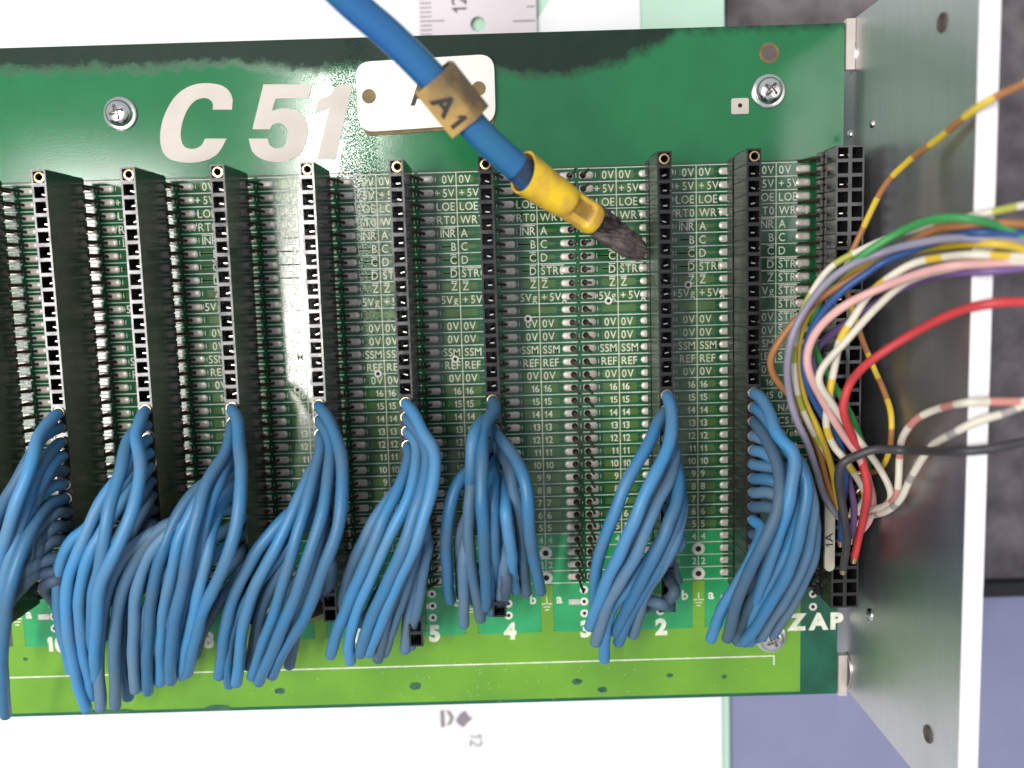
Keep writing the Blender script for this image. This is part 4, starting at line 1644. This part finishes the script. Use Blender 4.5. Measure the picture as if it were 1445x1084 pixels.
        (3, 'b', [(1062.4, 570.6), (1076, 584), (1090, 602), (1112, 633), (1130, 660), (1138, 687), (1136, 714), (1131.5, 736), (1123, 774), (1106, 817), (1087, 852), (1067.5, 885), (1050, 907)]),
        (2, 'd', [(1064, 612), (1090, 625), (1125, 650), (1140, 687), (1146, 714), (1145, 738), (1138, 778), (1122, 817), (1104, 852), (1083, 885), (1075, 900)]),
        (1, 'd', [(1065, 655), (1110, 665), (1140, 700), (1150, 742), (1146, 790), (1130, 829), (1110, 864), (1091, 894)]),
        (1, 'b', [(1066, 737), (1075, 748), (1062, 785), (1040, 823), (1019, 860), (1003.6, 902)]),
        (2, 'b', [(1062, 632), (1080, 640), (1105, 660), (1126, 700), (1122, 740), (1105, 785), (1085, 825), (1068, 860), (1058, 906)]),
        (1, 'b', [(1062, 674), (1085, 677), (1112, 690), (1130, 720), (1124, 770), (1102, 820), (1080, 860), (1066, 902)]),
        (1, 'd', [(1063, 695), (1085, 695), (1108, 706), (1118, 740), (1100, 795), (1078, 840), (1056, 880), (1043, 906)]),
        (1, 'd', [(1063, 716), (1085, 716), (1104, 730), (1100, 772), (1078, 818), (1055, 860), (1040, 905)]),
        (0, 'k', [(1064, 757), (1078, 755), (1088, 768), (1068, 805), (1045, 845), (1030, 895)]),
        (0, 'k', [(1064, 775), (1076, 775), (1076, 795), (1055, 830), (1035, 870)])],
}
for s, ws in WIRES.items():
    made = [(kd, lay, pts[-1][0], blue_wire(s, pts, lay, kd)) for lay, kd, pts in ws]
    for kd in 'bd':
        row = sorted([q for q in made if q[0] == kd], key=lambda q: q[2])
        for i, q in enumerate(row):
            q[3]['label'] = ORD[i] + ' ' + kind_txt[kd] + ' end from left, ' + bundle_short[s]

# charred plug remnant at the end of the strip right of bundle 6
P = at(452, 858, 13)
mm = MB()
mm.tube([(-4.2, -1.6, -1.5), (-2.5, -0.6, 0), (0, 0.3, 1.0), (2.2, 1.0, 1.8)], [1.0, 2.1, 2.0, 1.3], 14)
for i, v in enumerate(mm.v):
    V = Vector(v)
    mm.v[i] = tuple(V + V.normalized() * (noise.noise(V * 0.8) * 0.7))
o = build(mm, 'charred_plug', mat('charred_resin', (0.09, 0.05, 0.02), 0.35, base2=(0.02, 0.014, 0.01), vscale=400, bump=0.8, bscale=700), None, True, tuple(P))
tag(o, 'charred brown lump of melted plug under the blue wires near number 6', 'melted plug')

# ------------------------------------------------------------------ coloured wires at the right
cols = dict(yellow=(0.72, 0.50, 0.03), brown=(0.40, 0.16, 0.045), white=(0.74, 0.68, 0.55), green=(0.035, 0.32, 0.07), grey=(0.27, 0.25, 0.33), blue=(0.012, 0.075, 0.26),
            pink=(0.78, 0.42, 0.38), purple=(0.17, 0.09, 0.26), red=(0.62, 0.035, 0.04), black=(0.035, 0.032, 0.038), lime=(0.42, 0.44, 0.06), rose=(0.62, 0.24, 0.20), silver=(0.36, 0.33, 0.31))
cols = {k: tuple(0.84 * c_ + 0.012 for c_ in v) for k, v in cols.items()}
cm = {k: mat('wire_' + k, v, 0.46, var=0.16, vscale=150, bump=0.1, bscale=1500) for k, v in cols.items()}
cm['yellow_brown'] = banded('wire_yellow_brown', cols['yellow'], cols['brown'], 9.6, 0.55)
cm['white_lime'] = banded('wire_white_lime', cols['white'], cols['lime'], 9.0, 0.66)
cm['white_yellow'] = banded('wire_white_yellow', cols['white'], cols['yellow'], 9.5, 0.72)
cm['white_rose'] = banded('wire_white_rose', cols['white'], cols['rose'], 9.5, 0.58)
cm['white_silver'] = banded('wire_white_silver', cols['white'], cols['silver'], 8.5, 0.75)


def colour_wire(key, label, pts, zs, r=0.72, tail=None):
    """pts photo pixels from the free end to the socket; zs heights (mm) spread evenly along the path"""
    P = [Vector(p) for p in pts]
    L = [0.0]
    for i in range(1, len(P)):
        L.append(L[-1] + (P[i] - P[i - 1]).length)
    X = []
    for i, p in enumerate(P):
        t = L[i] / L[-1] * (len(zs) - 1)
        k = min(int(t), len(zs) - 2)
        u = t - k
        u = u * u * (3 - 2 * u)
        z = zs[k] * (1 - u) + zs[k + 1] * u
        d = RT @ Vector(((p[0] - W_PX / 2) / F_PX, -(p[1] - H_PX / 2) / F_PX, -1.0))
        zc = (CAM + d * ((XP - 1.6 - CAM.x) / d.x)).z if d.x > 0.05 else -99    # stay inside the plate ...
        if zc > z:
            z = min(zc, ZP + 1.6 + 0.02 * (p[0] - 1360))                      # ... or above its top edge
        X.append(Vector(at(p[0], p[1], z)))
    org = Vector((X[-1].x, X[-1].y, 0))
    sp_ = spline([x - org for x in X], 90)
    root = empty('colour_coded_wire', tuple(org))
    mb = MB()
    r *= 0.84
    mb.tube(sp_, r, 12)
    build(mb, 'insulation', cm[key], root, True)
    mb = MB()
    d = (sp_[-1] - sp_[-2]).normalized()
    mb.tube([sp_[-1] - d * .2, sp_[-1] + d * 1.0], [r * 1.05, r * 0.95], 10)
    build(mb, 'crimp_pin', M['brass'], root, True)
    tag(root, label, 'wire', 'coloured wires plugged into the double socket block')


colour_wire('yellow_brown', 'yellow wire with brown bands arching alone at top right', [(1500, 88), (1445, 118), (1385, 148), (1319, 200), (1282.6, 227), (1246, 266), (1213, 333), (1203, 355), (1192, 385), (1194.6, 409), (1213, 469), (1232.8, 519), (1249, 556), (1257.5, 586), (1257, 623), (1251, 648), (1240, 663), (1226, 667), (1212, 668)], [44, 34, 22, 18, 13], 0.62)
colour_wire('white_lime', 'white wire with lime green bands beside the grey wire', [(1500, 283), (1445, 290), (1392, 301), (1350, 310), (1300, 322), (1259, 334), (1213, 354), (1173, 377), (1146, 412), (1129, 450), (1121, 490), (1121, 522), (1127, 562), (1143, 602), (1165, 641), (1177, 664), (1185, 700)], [52, 44, 32, 28, 24, 13], 0.66)
colour_wire('green', 'green wire rising over the bright edge of the metal plate', [(1500, 360), (1445, 336), (1412, 320), (1372, 309.5), (1332, 308), (1296, 316), (1262, 332), (1215, 362), (1172, 400), (1150, 440), (1147, 475), (1155, 505), (1180, 549), (1205, 595), (1221, 642), (1225, 672), (1213, 690)], [56, 50, 38, 26, 20, 13], 0.72)
colour_wire('brown', 'brown wire looping far left over the printed legend', [(1500, 316), (1445, 316), (1412, 315), (1360, 318), (1312, 327), (1253, 364), (1213, 387), (1163, 417), (1123, 452), (1100, 482), (1088, 505), (1090, 525), (1101, 543), (1118, 562), (1136, 590), (1150, 622), (1158, 645), (1167, 680), (1182, 714)], [50, 44, 34, 28, 22, 13], 0.72)
colour_wire('grey', 'lavender grey wire outermost on the left of the coloured bunch', [(1500, 346), (1445, 341), (1395, 338), (1346, 336), (1296, 343), (1246, 356), (1196, 377), (1160, 406), (1131, 446), (1116.5, 480), (1111, 519), (1114.5, 558), (1124, 592), (1139.6, 627), (1152, 664), (1164, 702), (1183, 729)], [54, 46, 36, 31, 26, 13], 0.74)
colour_wire('yellow', 'plain yellow wire between the lime banded and blue wires', [(1500, 380), (1445, 352), (1390, 344), (1300, 352), (1240, 368), (1185, 396), (1150, 430), (1135, 455), (1126.5, 485), (1126.5, 515), (1131, 548), (1138, 572), (1155, 608), (1169, 645), (1177, 677), (1185, 722)], [48, 40, 30, 26, 22, 13], 0.72)
colour_wire('blue', 'dark blue thin wire inside the coloured bunch', [(1500, 322), (1445, 330), (1412, 331), (1379, 328), (1330, 338), (1253, 367), (1223, 386), (1189.6, 410), (1156, 447), (1140, 482), (1135, 515), (1141, 547), (1155, 576), (1183, 623), (1193, 670), (1188, 716), (1187, 764)], [50, 44, 35, 29, 23, 13], 0.74)
colour_wire('white_yellow', 'white wire with yellow bands curling at its lower end', [(1500, 366), (1445, 363), (1412, 361), (1375, 359.5), (1332, 363), (1292, 371), (1259, 389), (1226, 416), (1206, 446), (1186, 479), (1178, 516), (1170, 558), (1166, 600), (1177, 630), (1191, 647), (1214, 682), (1220, 701), (1212, 717), (1198, 728)], [56, 50, 40, 34, 30, 24, 13], 0.74)
colour_wire('purple', 'purple wire lying just under the pink one', [(1500, 374), (1445, 378), (1395, 383), (1346, 386), (1299, 396), (1250, 420), (1205, 448), (1170, 475), (1152, 495), (1150, 530), (1165, 580), (1188, 640), (1203, 700), (1205, 730), (1202, 760)], [50, 42, 30, 22, 18, 13], 0.72)
colour_wire('pink', 'pink wire running in front of the purple wire', [(1500, 368), (1445, 371), (1379, 373), (1339, 376), (1292, 388), (1239, 408), (1189.6, 433), (1156, 463), (1140, 496), (1143, 529), (1165, 573), (1190, 614), (1212, 645), (1227, 683), (1232, 711), (1226, 735), (1213, 752)], [56, 48, 38, 32, 26, 13], 0.78)
colour_wire('white', 'plain cream wire crossing diagonally below the pink wire', [(1500, 372), (1420, 370), (1345, 378), (1283, 396), (1239, 432), (1196, 479), (1162, 517), (1156, 540), (1171, 565), (1196, 601), (1221, 633), (1243, 664), (1257, 695), (1250, 713), (1218, 722)], [54, 46, 36, 32, 26, 13], 0.72)
colour_wire('red', 'red wire arching low across the plate to the last rows', [(1500, 428), (1445, 426), (1395, 429), (1346, 442), (1286, 472), (1229.5, 509), (1203, 536), (1192, 562), (1191, 585), (1202, 614), (1216, 648), (1224, 690), (1219, 727), (1212, 758), (1205.5, 787)], [52, 46, 38, 30, 24, 13], 0.82)
colour_wire('white_rose', 'white wire with rose bands bending up over the plate', [(1500, 566), (1445, 567), (1393, 567), (1362, 568.6), (1324, 577), (1293, 592), (1274, 617), (1269.5, 645), (1268, 677), (1264, 702), (1248, 715), (1226, 728), (1208, 742)], [52, 46, 36, 24, 13], 0.72)
colour_wire('white_silver', 'white wire with grey bands beside the rose banded wire', [(1500, 556), (1445, 572), (1418, 583), (1378, 595), (1346, 611), (1318, 627), (1302, 646), (1284, 677), (1270, 705), (1252, 721), (1228, 727), (1207, 722)], [52, 46, 36, 24, 13], 0.72)
colour_wire('black', 'black wire crossing straight over the other coloured wires', [(1500, 614), (1445, 624), (1393, 634), (1346, 637), (1284, 636), (1237, 634), (1212, 642), (1190, 653), (1183, 672), (1186, 700), (1192, 735), (1195, 765), (1190, 803)], [50, 46, 40, 32, 30, 22, 13], 0.86)

# beige tag with 1A
a, b = at(1171, 690, 12.0), at(1170, 799, 12.0)
tagr = empty('marker_tag', tuple(b))
mm = MB()
bo = Vector(b)
hw = 0.92
pts = []
for i in range(9):
    an = math.pi * i / 8
    pts.append((hw * math.cos(an) + (a.x - b.x), hw * math.sin(an) + (a.y - b.y)))
for i in range(9):
    an = math.pi + math.pi * i / 8
    pts.append((hw * math.cos(an), hw * math.sin(an)))
mm.prism(pts, -0.3, 0.3)
build(mm, 'body', M['tag1a'], tagr)
mm = MB()
p = at(1170, 762, 12.3)
put_text(mm, '1A', p.x - bo.x, p.y - bo.y, 1.35, 0.33, 'C', rot=math.radians(92), bold=0.01, wid=1.3)
build(mm, 'lettering', M['black_ink'], tagr)
tag(tagr, 'narrow beige tag marked 1A left of the double socket block', 'tag')
